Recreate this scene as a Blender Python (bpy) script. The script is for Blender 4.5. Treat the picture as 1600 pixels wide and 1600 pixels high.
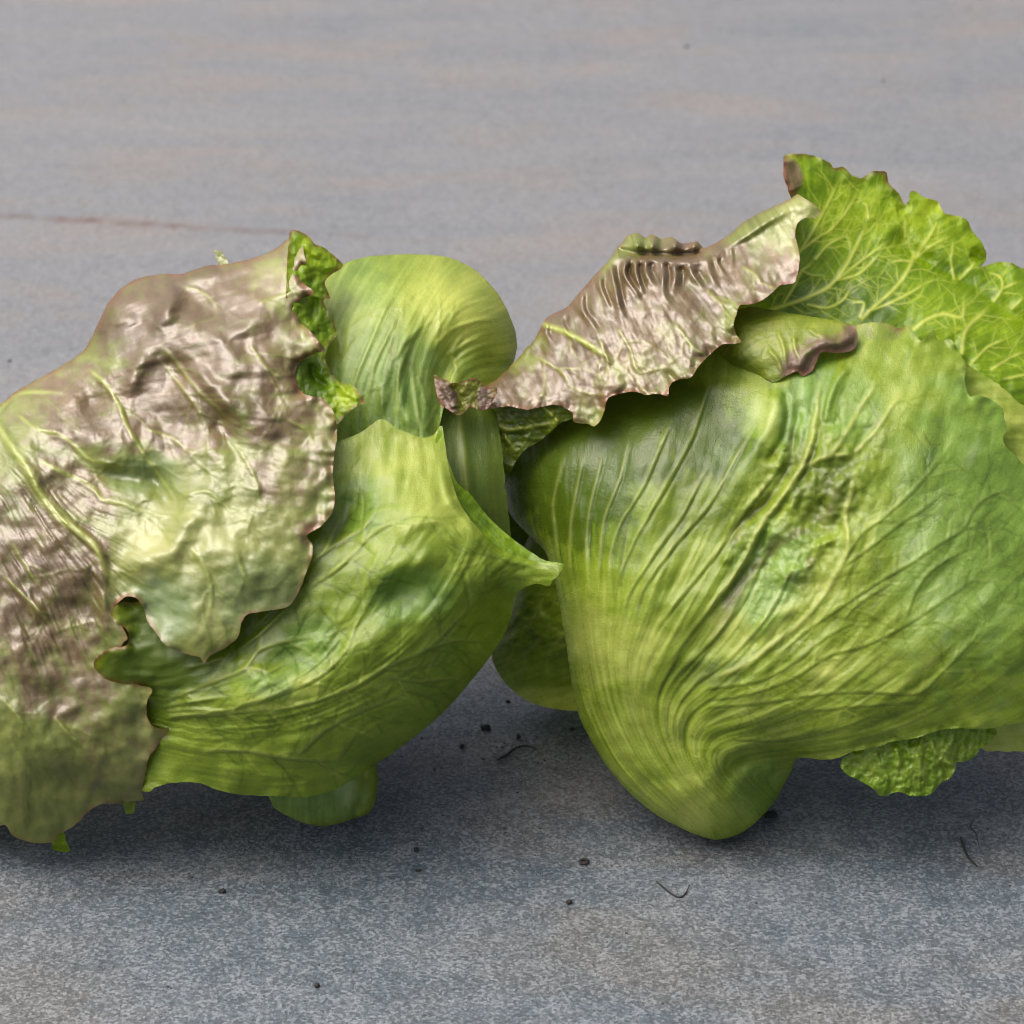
import bpy, math, random
import numpy as np
from math import radians, sin, cos, tan, pi

# ------------------------------------------------------------------ clear
for o in list(bpy.data.objects):
    bpy.data.objects.remove(o)
SC = bpy.context.scene
COL = SC.collection

# ------------------------------------------------------------------ camera
PITCH = radians(32); FOV = radians(28); DREF = 0.882
TF = tan(FOV / 2)
PX = 2 * DREF * TF / 1600.0                      # one photograph pixel at the heads, in metres
_t = (1310 - 800) / 800 * TF
CAM_H = (DREF + 15 * PX) * (sin(PITCH) + _t * cos(PITCH))
CAM = np.array([0.0, -0.75, CAM_H])
FWD = np.array([0, cos(PITCH), -sin(PITCH)])
UPV = np.array([0, sin(PITCH), cos(PITCH)])
RGT = np.array([1.0, 0, 0])
cd = bpy.data.cameras.new('camera'); cam = bpy.data.objects.new('camera', cd); COL.objects.link(cam)
cam.location = CAM; cam.rotation_euler = (pi / 2 - PITCH, 0, 0)
cd.sensor_width = 36; cd.lens = 18 / TF; cd.clip_start = 0.02; cd.clip_end = 200
cd.dof.use_dof = True; cd.dof.focus_distance = DREF - 0.045; cd.dof.aperture_fstop = 14.0
SC.camera = cam

# ------------------------------------------------------------------ light
SUN_EL, SUN_AZ = 63.0, -90.0      # elevation, azimuth from straight behind the heads (degrees, minus = left)
w = bpy.data.worlds.new('World'); SC.world = w; w.use_nodes = True
nt = w.node_tree; nt.nodes.clear()
sky = nt.nodes.new('ShaderNodeTexSky'); sky.sky_type = 'NISHITA'; sky.sun_disc = False
sky.sun_elevation = radians(SUN_EL); sky.sun_rotation = radians(SUN_AZ)
sky.air_density = 0.3; sky.dust_density = 8.0; sky.ozone_density = 0.3
bg = nt.nodes.new('ShaderNodeBackground'); bg.inputs[1].default_value = 0.15
wo = nt.nodes.new('ShaderNodeOutputWorld')
nt.links.new(sky.outputs[0], bg.inputs[0]); nt.links.new(bg.outputs[0], wo.inputs[0])
sl = bpy.data.lights.new('sun', 'SUN'); sun = bpy.data.objects.new('sun', sl); COL.objects.link(sun)
sl.energy = 0.55; sl.angle = radians(60); sl.color = (1.0, 0.99, 0.975)
sun.rotation_euler = (-radians(90 - SUN_EL), 0, -radians(SUN_AZ))
sun.location = (-0.6, 1.0, 1.5)
SC.view_settings.view_transform = 'Standard'; SC.view_settings.look = 'None'
SC.view_settings.exposure = 1.3; SC.view_settings.gamma = 1.0
SC.view_settings.use_curve_mapping = False
SC.render.engine = 'CYCLES'
SC.cycles.max_bounces = 5; SC.cycles.diffuse_bounces = 4; SC.cycles.glossy_bounces = 2; SC.cycles.transmission_bounces = 4
SC.cycles.use_adaptive_sampling = True; SC.cycles.adaptive_threshold = 0.025; SC.cycles.filter_width = 1.05; SC.cycles.use_denoising = True

# ------------------------------------------------------------------ geometry helpers
def world(x, y, d):
    """photograph pixel + distance towards the viewer (pixels) -> metres"""
    x = np.asarray(x, float); y = np.asarray(y, float); d = np.asarray(d, float)
    z = DREF - d * PX
    vx = (x - 800) / 800 * TF * z; vy = -(y - 800) / 800 * TF * z
    return CAM + z[..., None] * FWD + vx[..., None] * RGT + vy[..., None] * UPV

def ground_d(y):
    t = (np.asarray(y, float) - 800) / 800 * TF
    return (DREF - CAM_H / (sin(PITCH) + t * cos(PITCH))) / PX

def gpoint(x, y, lift=0.0):
    p = world(np.array(float(x)), np.array(float(y)), ground_d(y)); p[2] = lift
    return p

def Z(ox, oy, s, pts):
    return [(ox + p[0] / s, oy + p[1] / s) for p in pts]

def catmull(P, seg=4.0, closed=False):
    P = np.asarray(P, float); n = len(P)
    if n < 3 and not closed:
        k = max(2, int(np.hypot(*(P[1] - P[0])) / seg) + 1)
        return np.linspace(P[0], P[1], k), np.linspace(0, 1, k)
    out = []; par = []
    m = n if closed else n - 1
    for i in range(m):
        if closed:
            a, b, c, e = P[i - 1], P[i], P[(i + 1) % n], P[(i + 2) % n]
        else:
            b, c = P[i], P[i + 1]
            a = P[i - 1] if i else 2 * b - c
            e = P[i + 2] if i + 2 < n else 2 * c - b
        k = max(1, int(math.ceil(np.hypot(*(c - b)[:2]) / seg)))
        t = np.arange(k)[:, None] / k
        tn = .42
        m1 = (c - a) * tn; m2 = (e - b) * tn
        l = np.hypot(*(c - b)[:2]) * 1.6 + 1e-6
        for mm in (m1, m2):
            q = np.hypot(*mm[:2])
            if q > l: mm *= l / q
        h = (2*t**3-3*t**2+1)*b + (t**3-2*t**2+t)*m1 + (-2*t**3+3*t**2)*c + (t**3-t**2)*m2
        out.append(h); par.append((i + t[:, 0]))
    if not closed:
        out.append(P[-1:]); par.append(np.array([n - 1.0]))
    return np.vstack(out), np.concatenate(par)

def _hash(ix, iy, s):
    h = (ix.astype(np.int64) * 374761393 + iy.astype(np.int64) * 668265263 + s * 1442695041) & 0xffffffff
    h = ((h ^ (h >> 13)) * 1274126177) & 0xffffffff
    return ((h ^ (h >> 16)) & 0xffffff) / float(0xffffff)

def noise(x, y, s=0):
    ix = np.floor(x); iy = np.floor(y); fx = x - ix; fy = y - iy
    u = fx**3*(fx*(fx*6-15)+10); v = fy**3*(fy*(fy*6-15)+10)
    def g(dx, dy):
        a = _hash(ix + dx, iy + dy, s) * 2 * pi
        return np.cos(a) * (fx - dx) + np.sin(a) * (fy - dy)
    return 1.5 * ((g(0,0)*(1-u)+g(1,0)*u)*(1-v) + (g(0,1)*(1-u)+g(1,1)*u)*v)

def fbm(x, y, s=0, o=3):
    r = 0; a = 1.0
    for k in range(o):
        r = r + a * noise(x, y, s + 17 * k); x = x * 2.03 + 5.1; y = y * 2.03 + 1.7; a *= .5
    return r

def worley(x, y, s=0):
    ix = np.floor(x); iy = np.floor(y)
    f1 = np.full(x.shape, 9.); f2 = np.full(x.shape, 9.)
    for dx in (-1, 0, 1):
        for dy in (-1, 0, 1):
            cx = ix+dx; cy = iy+dy
            d = np.hypot(cx+_hash(cx, cy, s)-x, cy+_hash(cx, cy, s+1)-y)
            f2 = np.minimum(f2, np.maximum(f1, d)); f1 = np.minimum(f1, d)
    return f2-f1

def sstep(a, b, x):
    t = np.clip((x - a) / (b - a), 0, 1); return t * t * (3 - 2 * t)

def tps(ctrl, val, X, Y, smooth=0.0):
    ctrl = np.asarray(ctrl, float) / 100.; val = np.asarray(val, float)
    if val.ndim == 1: val = val[:, None]
    n = len(ctrl)
    r2 = ((ctrl[:, None] - ctrl[None])**2).sum(-1)
    K = .5 * r2 * np.log(r2 + 1e-9) + smooth * np.eye(n)
    A = np.zeros((n + 3, n + 3)); A[:n, :n] = K; A[:n, n] = 1; A[:n, n+1:] = ctrl
    A[n, :n] = 1; A[n+1:, :n] = ctrl.T
    b = np.zeros((n + 3, val.shape[1])); b[:n] = val
    c = np.linalg.solve(A, b)
    sh = X.shape; x = X.ravel() / 100.; y = Y.ravel() / 100.
    out = np.empty((x.size, val.shape[1]))
    for i in range(0, x.size, 20000):
        xs = x[i:i+20000]; ys = y[i:i+20000]
        q = (xs[:, None] - ctrl[:, 0])**2 + (ys[:, None] - ctrl[:, 1])**2
        out[i:i+20000] = (.5 * q * np.log(q + 1e-9)) @ c[:n] + c[n] + xs[:, None]*c[n+1] + ys[:, None]*c[n+2]
    return [out[:, k].reshape(sh) for k in range(val.shape[1])]

def seg_dist(X, Y, A, B):
    """distance from each point to the nearest of segments A->B, and nearest point"""
    x = X.ravel(); y = Y.ravel()
    best = np.full(x.size, 1e9); bx = np.zeros(x.size); by = np.zeros(x.size); bi = np.zeros(x.size, int)
    for i in range(len(A)):
        ax, ay = A[i]; dx, dy = B[i] - A[i]; L = dx*dx + dy*dy + 1e-12
        t = np.clip(((x-ax)*dx + (y-ay)*dy) / L, 0, 1)
        px = ax + t*dx; py = ay + t*dy
        q = (x-px)**2 + (y-py)**2
        m = q < best
        best[m] = q[m]; bx[m] = px[m]; by[m] = py[m]; bi[m] = i
    sh = X.shape
    return np.sqrt(best).reshape(sh), bx.reshape(sh), by.reshape(sh), bi.reshape(sh)

def inside_poly(X, Y, P):
    """grid rows share y: scanline even-odd"""
    xs = X[0]; res = np.zeros(X.shape, bool)
    Q = np.roll(P, -1, 0)
    for r in range(X.shape[0]):
        y = Y[r, 0]
        m = (P[:, 1] <= y) != (Q[:, 1] <= y)
        if not m.any(): continue
        a = P[m]; b = Q[m]
        xc = np.sort(a[:, 0] + (y - a[:, 1]) / (b[:, 1] - a[:, 1]) * (b[:, 0] - a[:, 0]))
        res[r] = (np.searchsorted(xc, xs) % 2) == 1
    return res

def mesh_from(name, V, F, mat, parent=None, attrs=None):
    me = bpy.data.meshes.new(name)
    V = np.ascontiguousarray(V, np.float32); F = np.ascontiguousarray(F, np.int32)
    k = F.shape[1]
    me.vertices.add(len(V)); me.vertices.foreach_set('co', V.ravel())
    me.loops.add(F.size); me.loops.foreach_set('vertex_index', F.ravel())
    me.polygons.add(len(F)); me.polygons.foreach_set('loop_start', np.arange(0, F.size, k, dtype=np.int32))
    me.polygons.foreach_set('use_smooth', np.ones(len(F), bool))
    me.update(calc_edges=True)
    for an, (ty, arr) in (attrs or {}).items():
        at = me.attributes.new(an, ty, 'POINT')
        at.data.foreach_set('color' if ty == 'FLOAT_COLOR' else 'vector', np.ascontiguousarray(arr, np.float32).ravel())
    me.validate()
    me.materials.append(mat)
    o = bpy.data.objects.new(name, me); COL.objects.link(o)
    if parent is not None: o.parent = parent
    return o

def empty(name, loc, label, cat, group=None):
    o = bpy.data.objects.new(name, None); COL.objects.link(o); o.location = loc
    o.empty_display_size = 0.02
    o['label'] = label; o['category'] = cat
    if group: o['group'] = group
    return o

# how deep each head is, front to back: (pivot, factor)
HEAD = {'c': 0.0, 'k': 1.0}
def set_depth(x, y, d):
    w_ = 1-sstep(1160., 1290., np.asarray(y, float))
    k = 1+(HEAD['k']-1)*w_
    return HEAD['c']+(d-HEAD['c'])*k

# ------------------------------------------------------------------ leaf builder
class Leaf:
    def __init__(s, outline, depth, flow=None, step=3.0, seed=1, wrap=(), rough_edge=1.0, seg=4.0, scaled=True):
        s.step = step; s.seed = seed; s.rng = random.Random(seed)
        P, par = catmull(outline, seg, closed=True)
        n = len(P)
        a = np.arange(n) * seg
        P = P + rough_edge * np.stack([noise(a/11., a*0+.3, seed), noise(a/11., a*0+7.3, seed+1)], 1) * 1.6
        s.P = P; s.par = par
        s.wflag = np.zeros(n, bool)
        for i, j in wrap:
            s.wflag |= (par >= i) & (par < j)
        lo = P.min(0) - 3*step; hi = P.max(0) + 3*step
        xs = np.arange(lo[0], hi[0], step); ys = np.arange(lo[1], hi[1], step)
        s.X, s.Y = np.meshgrid(xs, ys)
        s.x0, s.y0 = xs[0], ys[0]
        dp = np.asarray(depth, float).copy()
        if scaled: dp[:, 2] = set_depth(dp[:, 0], dp[:, 1], dp[:, 2])
        s.D = tps(dp[:, :2], dp[:, 2], s.X, s.Y, 0.02)[0]
        s.vein = np.zeros_like(s.X); s.purple = np.zeros_like(s.X); s.edge = np.zeros_like(s.X); s.pale = np.zeros_like(s.X); s.line = np.zeros_like(s.X); s.cool = np.zeros_like(s.X)
        s.flow = flow
        if flow:
            c = []; v = []
            for k, f in enumerate(flow):
                q, pr = catmull(f, 45.)
                L = np.concatenate([[0], np.cumsum(np.hypot(*np.diff(q, axis=0).T))])
                for z in range(len(q)):
                    c.append(q[z]); v.append((L[z]/100., k))
            c = np.array(c); v = np.array(v)
            keep = []                                             # drop near-coincident samples
            for i in range(len(c)):
                if all(np.hypot(*(c[i]-c[j])) > 9 for j in keep): keep.append(i)
            s.U, s.V = tps(c[keep], v[keep], s.X, s.Y, 0.02)
        else:
            s.U, s.V = s.X/100., s.Y/60.
        # distance to outline (coarse, then linear)
        k = 3
        Xc = s.X[::k, ::k]; Yc = s.Y[::k, ::k]
        Ps = P[::2] if n > 300 else P
        dc, _, _, _ = seg_dist(Xc, Yc, Ps, np.roll(Ps, -1, 0))
        ri = np.arange(s.X.shape[0])/k; ci = np.arange(s.X.shape[1])/k
        r0 = np.minimum(ri.astype(int), dc.shape[0]-2); c0 = np.minimum(ci.astype(int), dc.shape[1]-2)
        fr = np.clip(ri-r0, 0, 1)[:, None]; fc = np.clip(ci-c0, 0, 1)[None]
        g = lambda a, b: dc[np.ix_(r0+a, c0+b)]
        s.E = (g(0,0)*(1-fr)+g(1,0)*fr)*(1-fc)+(g(0,1)*(1-fr)+g(1,1)*fr)*fc
    # -- tools
    def line_dist(s, pts, w, seg=6.0):
        """distance to a curve, inside the window it can reach: (window, distance, position along)"""
        q, _ = catmull(pts, seg)
        L = np.concatenate([[0], np.cumsum(np.hypot(*np.diff(q, axis=0).T))]); L /= max(L[-1], 1e-6)
        R = 2.6*w + s.step
        ny, nx = s.X.shape
        def win(a, b):
            i0 = max(int((min(a[0], b[0])-R-s.x0)/s.step), 0); i1 = min(int((max(a[0], b[0])+R-s.x0)/s.step)+2, nx)
            j0 = max(int((min(a[1], b[1])-R-s.y0)/s.step), 0); j1 = min(int((max(a[1], b[1])+R-s.y0)/s.step)+2, ny)
            return j0, j1, i0, i1
        J0, J1, I0, I1 = win(q.min(0), q.max(0))
        if J1 <= J0 or I1 <= I0: return None
        dist = np.full((J1-J0, I1-I0), 1e6); T = np.zeros_like(dist)
        for i in range(len(q)-1):
            a = q[i]; b = q[i+1]
            j0, j1, i0, i1 = win(a, b)
            if i1 <= i0 or j1 <= j0: continue
            x = s.X[j0, i0:i1][None]; y = s.Y[j0:j1, i0][:, None]
            dx, dy = b-a; LL = dx*dx+dy*dy+1e-9
            t = np.clip(((x-a[0])*dx+(y-a[1])*dy)/LL, 0, 1)
            dd = np.hypot(x-a[0]-t*dx, y-a[1]-t*dy)
            sub = dist[j0-J0:j1-J0, i0-I0:i1-I0]; m = dd < sub
            sub[m] = dd[m]; T[j0-J0:j1-J0, i0-I0:i1-I0][m] = (L[i]+t*(L[i+1]-L[i]))[m]
        return (slice(J0, J1), slice(I0, I1)), dist, T
    def ridge(s, pts, w, h, t0=.12, t1=.25, vein=0., vw=None, tone=0., tw=2.4):
        r = s.line_dist(pts, max(w, vw or 0, tw if tone else 0))
        if r is None: return s
        W, dist, T = r
        tp = 1.0
        if t0 > 0: tp = tp*sstep(-.02, t0, T)
        if t1 > 0: tp = tp*sstep(-.02, t1, 1-T)
        s.D[W] += h*np.exp(-(dist/w)**2)*tp
        if vein: s.vein[W] = np.maximum(s.vein[W], vein*np.exp(-(dist/(vw or w))**2)*tp)
        if tone: s.line[W] = np.maximum(s.line[W], tone*np.exp(-(dist/tw)**2)*tp)  # dark vein line, with its groove shade put into the tone
        return s
    def veins(s, lines, w=3.2, h=3.0, vein=.8, t0=.05, t1=.5, vw=None, tone=0., tw=2.2):
        for l in lines: s.ridge(l, w, h, t0, t1, vein, vw or w*.8, tone, tw)
        return s
    def branches(s, lines, gap=42, length=(40, 120), ang=(28, 55), w=2.6, h=1.6, vein=.5, lvl=1, p=.9, bend=.25, tone=0.):
        new = []
        for l in lines:
            q, _ = catmull(l, 8.)
            i = int(s.rng.uniform(2, 6)); sd = s.rng.choice((-1, 1))
            while i < len(q)-2:
                if s.rng.random() < p:
                    t = q[i+1]-q[i]; a0 = math.atan2(t[1], t[0]); a = a0+sd*radians(s.rng.uniform(*ang))
                    L = s.rng.uniform(*length); pt = q[i].copy(); pl = [pt.copy()]
                    st = 14.; k = max(3, int(L/st))
                    for j in range(k):
                        a += (a0-a)*bend*.15+s.rng.gauss(0, .16)
                        pt = pt+st*np.array([cos(a), sin(a)]); pl.append(pt.copy())
                    new.append(pl)
                sd = -sd
                i += max(2, int(s.rng.uniform(.6, 1.4)*gap/8.))
        s.veins(new, w, h, vein, 0.0, .6, None, tone)
        if lvl > 1:
            s.branches(new, gap*.62, (length[0]*.45, length[1]*.45), ang, w*.85, h*.6, vein*.7, lvl-1, p, bend, tone*.8)
        return s
    def blob(s, x, y, rx, ry, h, ang=0, pw=2):
        c, q = cos(radians(ang)), sin(radians(ang))
        u = ((s.X-x)*c+(s.Y-y)*q)/rx; v = (-(s.X-x)*q+(s.Y-y)*c)/ry
        s.D = s.D+h*np.exp(-(u*u+v*v)**(pw/2)); return s
    def mask(s, which, x, y, rx, ry, a, ang=0, nz=.5, ns=45.):
        c, q = cos(radians(ang)), sin(radians(ang))
        u = ((s.X-x)*c+(s.Y-y)*q)/rx; v = (-(s.X-x)*q+(s.Y-y)*c)/ry
        r = np.sqrt(u*u+v*v)+nz*fbm(s.X/ns, s.Y/ns, s.seed+int(x), 3)*.5
        m = a*(1-sstep(.55, 1.25, r))
        f = getattr(s, which)
        setattr(s, which, np.clip(f+m, -1, 1) if which == 'pale' else np.maximum(f, m)); return s
    def strip(s, which, pts, w, a, t0=.15, t1=.25, ns=20.):
        r = s.line_dist(pts, w*1.2)
        if r is None: return s
        W, dist, T = r
        d = dist*(1+.7*fbm(s.X[W]/ns, s.Y[W]/ns, s.seed+9, 2))
        m = a*np.exp(-(d/w)**2)*sstep(-.02, t0, T)*sstep(-.02, t1, 1-T)
        f = getattr(s, which); f[W] = np.maximum(f[W], m); return s
    def crumple(s, amp, size, seed=0, flow=None, ridged=False, region=None, o=3):
        """wrinkles; flow=(a,b): stretched along the flow lines"""
        if flow: n = fbm(s.U*flow[0], s.V*flow[1], s.seed*7+seed, o)
        else: n = fbm(s.X/size, s.Y/size, s.seed*7+seed, o)
        if ridged: n = .5-np.abs(n)*1.6
        m = 1.0
        if region is not None:
            x, y, rx, ry = region[:4]; an = region[4] if len(region) > 4 else 0
            c, q = cos(radians(an)), sin(radians(an))
            u = ((s.X-x)*c+(s.Y-y)*q)/rx; v = (-(s.X-x)*q+(s.Y-y)*c)/ry
            m = 1-sstep(.5, 1.15, np.sqrt(u*u+v*v))
        s.D = s.D+amp*n*m; return s
    def ruffle(s, amp, wl, reach, region=None):
        """wavy margin"""
        ph = fbm(s.X/wl, s.Y/wl, s.seed*3+11, 2)
        m = np.exp(-s.E/reach)
        if region is not None:
            x, y, rx, ry = region; m = m*(1-sstep(.6, 1.1, np.sqrt(((s.X-x)/rx)**2+((s.Y-y)/ry)**2)))
        s.D = s.D+amp*ph*m*1.5; return s
    def margin(s, amount, width=4., region=None, nz=.6):
        m = amount*np.exp(-(s.E/width)**2)*np.clip(.75+nz*fbm(s.X/40, s.Y/40, s.seed+5, 2), 0, 1.2)
        if region is not None:
            x, y, rx, ry = region; m = m*(1-sstep(.6, 1.1, np.sqrt(((s.X-x)/rx)**2+((s.Y-y)/ry)**2)))
        s.edge = np.maximum(s.edge, m); return s
    def liftmargin(s, amount, reach, region):
        x, y, rx, ry = region
        m = (1-sstep(.6, 1.1, np.sqrt(((s.X-x)/rx)**2+((s.Y-y)/ry)**2)))
        s.D = s.D+amount*np.exp(-s.E/reach)*m; return s
    def finish(s, cell=17., net=.35, netrel=1.1, streak=.35, st=(.9, 9.), mott=1.0, pblotch=1.0, relief=1.0):
        """pigment with painted light and shade (0 dark .. 1 pale), blotchy purple, veinlet net and fine relief"""
        sd = s.seed*13
        n1 = fbm(s.X/95, s.Y/95, sd+1, 3); n2 = fbm(s.X/24, s.Y/24, sd+2, 3); n3 = fbm(s.X/5.5, s.Y/5.5, sd+3, 2)
        sk = fbm(s.U*st[0], s.V*st[1], sd+4, 3)
        wx = s.X+3*n2+1.5*n3; wy = s.Y+3*fbm(s.X/24, s.Y/24, sd+6, 2)
        e1 = worley(wx/cell, wy/cell, sd+5); e2 = worley(wx/(cell*.42), wy/(cell*.42), sd+7)
        n_1 = 1-sstep(0., .16, e1); n_2 = (1-sstep(0., .2, e2))*.5
        nt_ = np.maximum(n_1, n_2)*np.clip(.55+.8*n2, .1, 1.)
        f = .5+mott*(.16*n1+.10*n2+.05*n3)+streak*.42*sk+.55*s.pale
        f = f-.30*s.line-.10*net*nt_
        s.tone = np.clip(f, 0, 1)
        s.vein = np.maximum(s.vein, 0)
        pn = .55*fbm(s.X/33, s.Y/33, sd+8, 4)+.34*sk+.05*n3
        s.purple = sstep(.05, 1.05, s.purple+pblotch*pn*.6)*sstep(0., .5, s.purple)
        s.micro = relief*(netrel*(.8*sstep(0., .35, e1)+.35*sstep(0., .4, e2))+.5*n3+streak*1.4*sk)
    def build(s, name, mat, parent, wrapR=90., wrapback=150., dshift=0., look=None):
        P = s.P; Q = np.roll(P, -1, 0)
        X, Y = s.X.copy(), s.Y.copy(); D = s.D.copy()+dshift
        if s.wflag.any():
            A = P[s.wflag]; B = Q[s.wflag]
            k = 2 if len(A) > 60 else 1
            dw, _, _, _ = seg_dist(X, Y, A[::k], B[::k] if k == 1 else P[(np.where(s.wflag)[0][::k]+k) % len(P)])
            t = np.clip(1-dw/wrapR, 0, 1)
            D = D-wrapR*.8*(1-np.sqrt(np.maximum(0, 1-t*t*.985)))
        s.finish(**(look or {}))
        D = D+s.micro
        step = s.step
        ins = inside_poly(X[:-1, :-1]+step/2, Y[:-1, :-1]+step/2, P)
        ny, nx = X.shape
        idx = np.arange(ny*nx).reshape(ny, nx)
        cells = np.stack([idx[:-1, :-1], idx[1:, :-1], idx[1:, 1:], idx[:-1, 1:]], -1)[ins]
        used = np.zeros(ny*nx, bool); used[cells.ravel()] = True
        cnt = np.bincount(cells.ravel(), minlength=ny*nx)
        bnd = used & (cnt < 4)
        xf, yf, df = X.ravel(), Y.ravel(), D.ravel()
        bidx = np.where(bnd)[0]
        dist, bx, by, bi = seg_dist(xf[bidx], yf[bidx], P, Q)
        ok = dist < 1.6*step
        xf[bidx[ok]] = bx[ok]; yf[bidx[ok]] = by[ok]
        remap = -np.ones(ny*nx, int); remap[used] = np.arange(used.sum())
        F = remap[cells]
        x = xf[used]; y = yf[used]; d = df[used]
        pick = lambda a: a.ravel()[used]
        col = np.stack([pick(s.purple), pick(s.vein), pick(s.edge), pick(s.tone)], 1)
        flow = np.stack([pick(s.cool), pick(s.U), pick(s.V)], 1)
        plane = np.stack([x/100., y/100., np.full(len(x), s.seed*3.7)], 1)
        V = world(x, y, d)
        # surfaces that turn out of sight go on round the back
        if s.wflag.any():
            flag = np.zeros(ny*nx, bool); flag[bidx] = s.wflag[bi] & ok
            e = np.concatenate([cells[:, [0, 1]], cells[:, [1, 2]], cells[:, [2, 3]], cells[:, [3, 0]]])
            es = np.sort(e, 1); key = es[:, 0].astype(np.int64)*(ny*nx)+es[:, 1]
            _, first, c2 = np.unique(key, return_index=True, return_counts=True)
            be = e[first[c2 == 1]]
            be = be[flag[be[:, 0]] & flag[be[:, 1]]]
            if len(be):
                vi = np.unique(be); loc = {v: i for i, v in enumerate(vi)}
                # smoothed inward normal from the outline
                tn = np.roll(P, -4, 0)-np.roll(P, 4, 0)
                tn = np.stack([np.convolve(np.r_[tn[-15:, k], tn[:, k], tn[:15, k]], np.ones(31)/31, 'valid') for k in (0, 1)], 1)
                nrm = np.stack([-tn[:, 1], tn[:, 0]], 1); nrm /= np.hypot(*nrm.T)[:, None]+1e-9
                area = np.sum(P[:, 0]*Q[:, 1]-Q[:, 0]*P[:, 1])
                if area < 0: nrm = -nrm
                pos = {v: i for i, v in enumerate(bidx)}
                nb = nrm[bi[[pos[v] for v in vi]]]
                bx0 = xf[vi]; by0 = yf[vi]; bd0 = df[vi]
                rows = [remap[vi]]; Vx = [V]; base = len(V); K = 7
                for r in range(1, K+1):
                    ph = r/K*1.15
                    ox = nb*(wrapback*.75*(1-cos(ph)))
                    px_ = bx0+ox[:, 0]; py_ = by0+ox[:, 1]; pd = bd0-wrapback*sin(ph)
                    pd = np.maximum(pd, ground_d(py_)+4)
                    Vx.append(world(px_, py_, pd)); rows.append(base+np.arange(len(vi))); base += len(vi)
                    col = np.vstack([col, col[remap[vi]]]); flow = np.vstack([flow, flow[remap[vi]]+[0, 0, r*.1]]); plane = np.vstack([plane, plane[remap[vi]]+[0, 0, r*.2]])
                V = np.vstack(Vx)
                ea = np.array([loc[v] for v in be[:, 0]]); eb = np.array([loc[v] for v in be[:, 1]])
                Fs = [F]
                for r in range(K):
                    Fs.append(np.stack([rows[r][eb], rows[r][ea], rows[r+1][ea], rows[r+1][eb]], 1))
                F = np.vstack(Fs)
        V[:, 2] = np.maximum(V[:, 2], 0.0008)
        loc0 = np.array(parent.location) if parent is not None else 0
        o = mesh_from(name, V-loc0, F, mat, parent, {'mask': ('FLOAT_COLOR', col), 'cool': ('FLOAT_VECTOR', flow), 'plane': ('FLOAT_VECTOR', plane)})
        return o

# ------------------------------------------------------------------ materials
def new_mat(name):
    m = bpy.data.materials.new(name); m.use_nodes = True
    t = m.node_tree; t.nodes.clear()
    def N(ty, **kw):
        n = t.nodes.new(ty)
        for k, v in kw.items():
            if k.startswith('i_'):
                key = k[2:]
                n.inputs[int(key) if key.isdigit() else key].default_value = v
            else: setattr(n, k, v)
        return n
    return m, t, N, t.links.new

def helpers(t, N, L):
    def put(sock, v):
        if hasattr(v, 'is_output') or isinstance(v, bpy.types.NodeSocket): L(v, sock)
        else: sock.default_value = v
    def math_(op, a, b=0.0, c=None, clamp=False):
        n = N('ShaderNodeMath', operation=op, use_clamp=clamp)
        put(n.inputs[0], a); put(n.inputs[1], b)
        if c is not None: put(n.inputs[2], c)
        return n.outputs[0]
    def mix(f, a, b, mode='MIX'):
        n = N('ShaderNodeMix', data_type='RGBA', blend_type=mode, clamp_factor=True)
        put(n.inputs[0], f); put(n.inputs[6], a); put(n.inputs[7], b)
        return n.outputs[2]
    def rng(v, a, b, c=0., d=1., smooth=False):
        n = N('ShaderNodeMapRange', interpolation_type='SMOOTHSTEP' if smooth else 'LINEAR')
        put(n.inputs[0], v); n.inputs[1].default_value = a; n.inputs[2].default_value = b
        n.inputs[3].default_value = c; n.inputs[4].default_value = d
        return n.outputs[0]
    def scale(vec, s):
        n = N('ShaderNodeVectorMath', operation='MULTIPLY'); L(vec, n.inputs[0]); n.inputs[1].default_value = s
        return n.outputs[0]
    def noise_(vec, sc, det=3., rough=.55, dist=0.):
        n = N('ShaderNodeTexNoise'); L(vec, n.inputs['Vector'])
        n.inputs['Scale'].default_value = sc; n.inputs['Detail'].default_value = det
        n.inputs['Roughness'].default_value = rough; n.inputs['Distortion'].default_value = dist
        return n.outputs[0]
    def voro(vec, sc, feat='DISTANCE_TO_EDGE', rnd=1.):
        n = N('ShaderNodeTexVoronoi', feature=feat); L(vec, n.inputs['Vector']); n.inputs['Scale'].default_value = sc
        n.inputs['Randomness'].default_value = rnd
        return n.outputs[0]
    return math_, mix, rng, scale, noise_, voro

def c4(r, g, b): return (r, g, b, 1.0)

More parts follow.
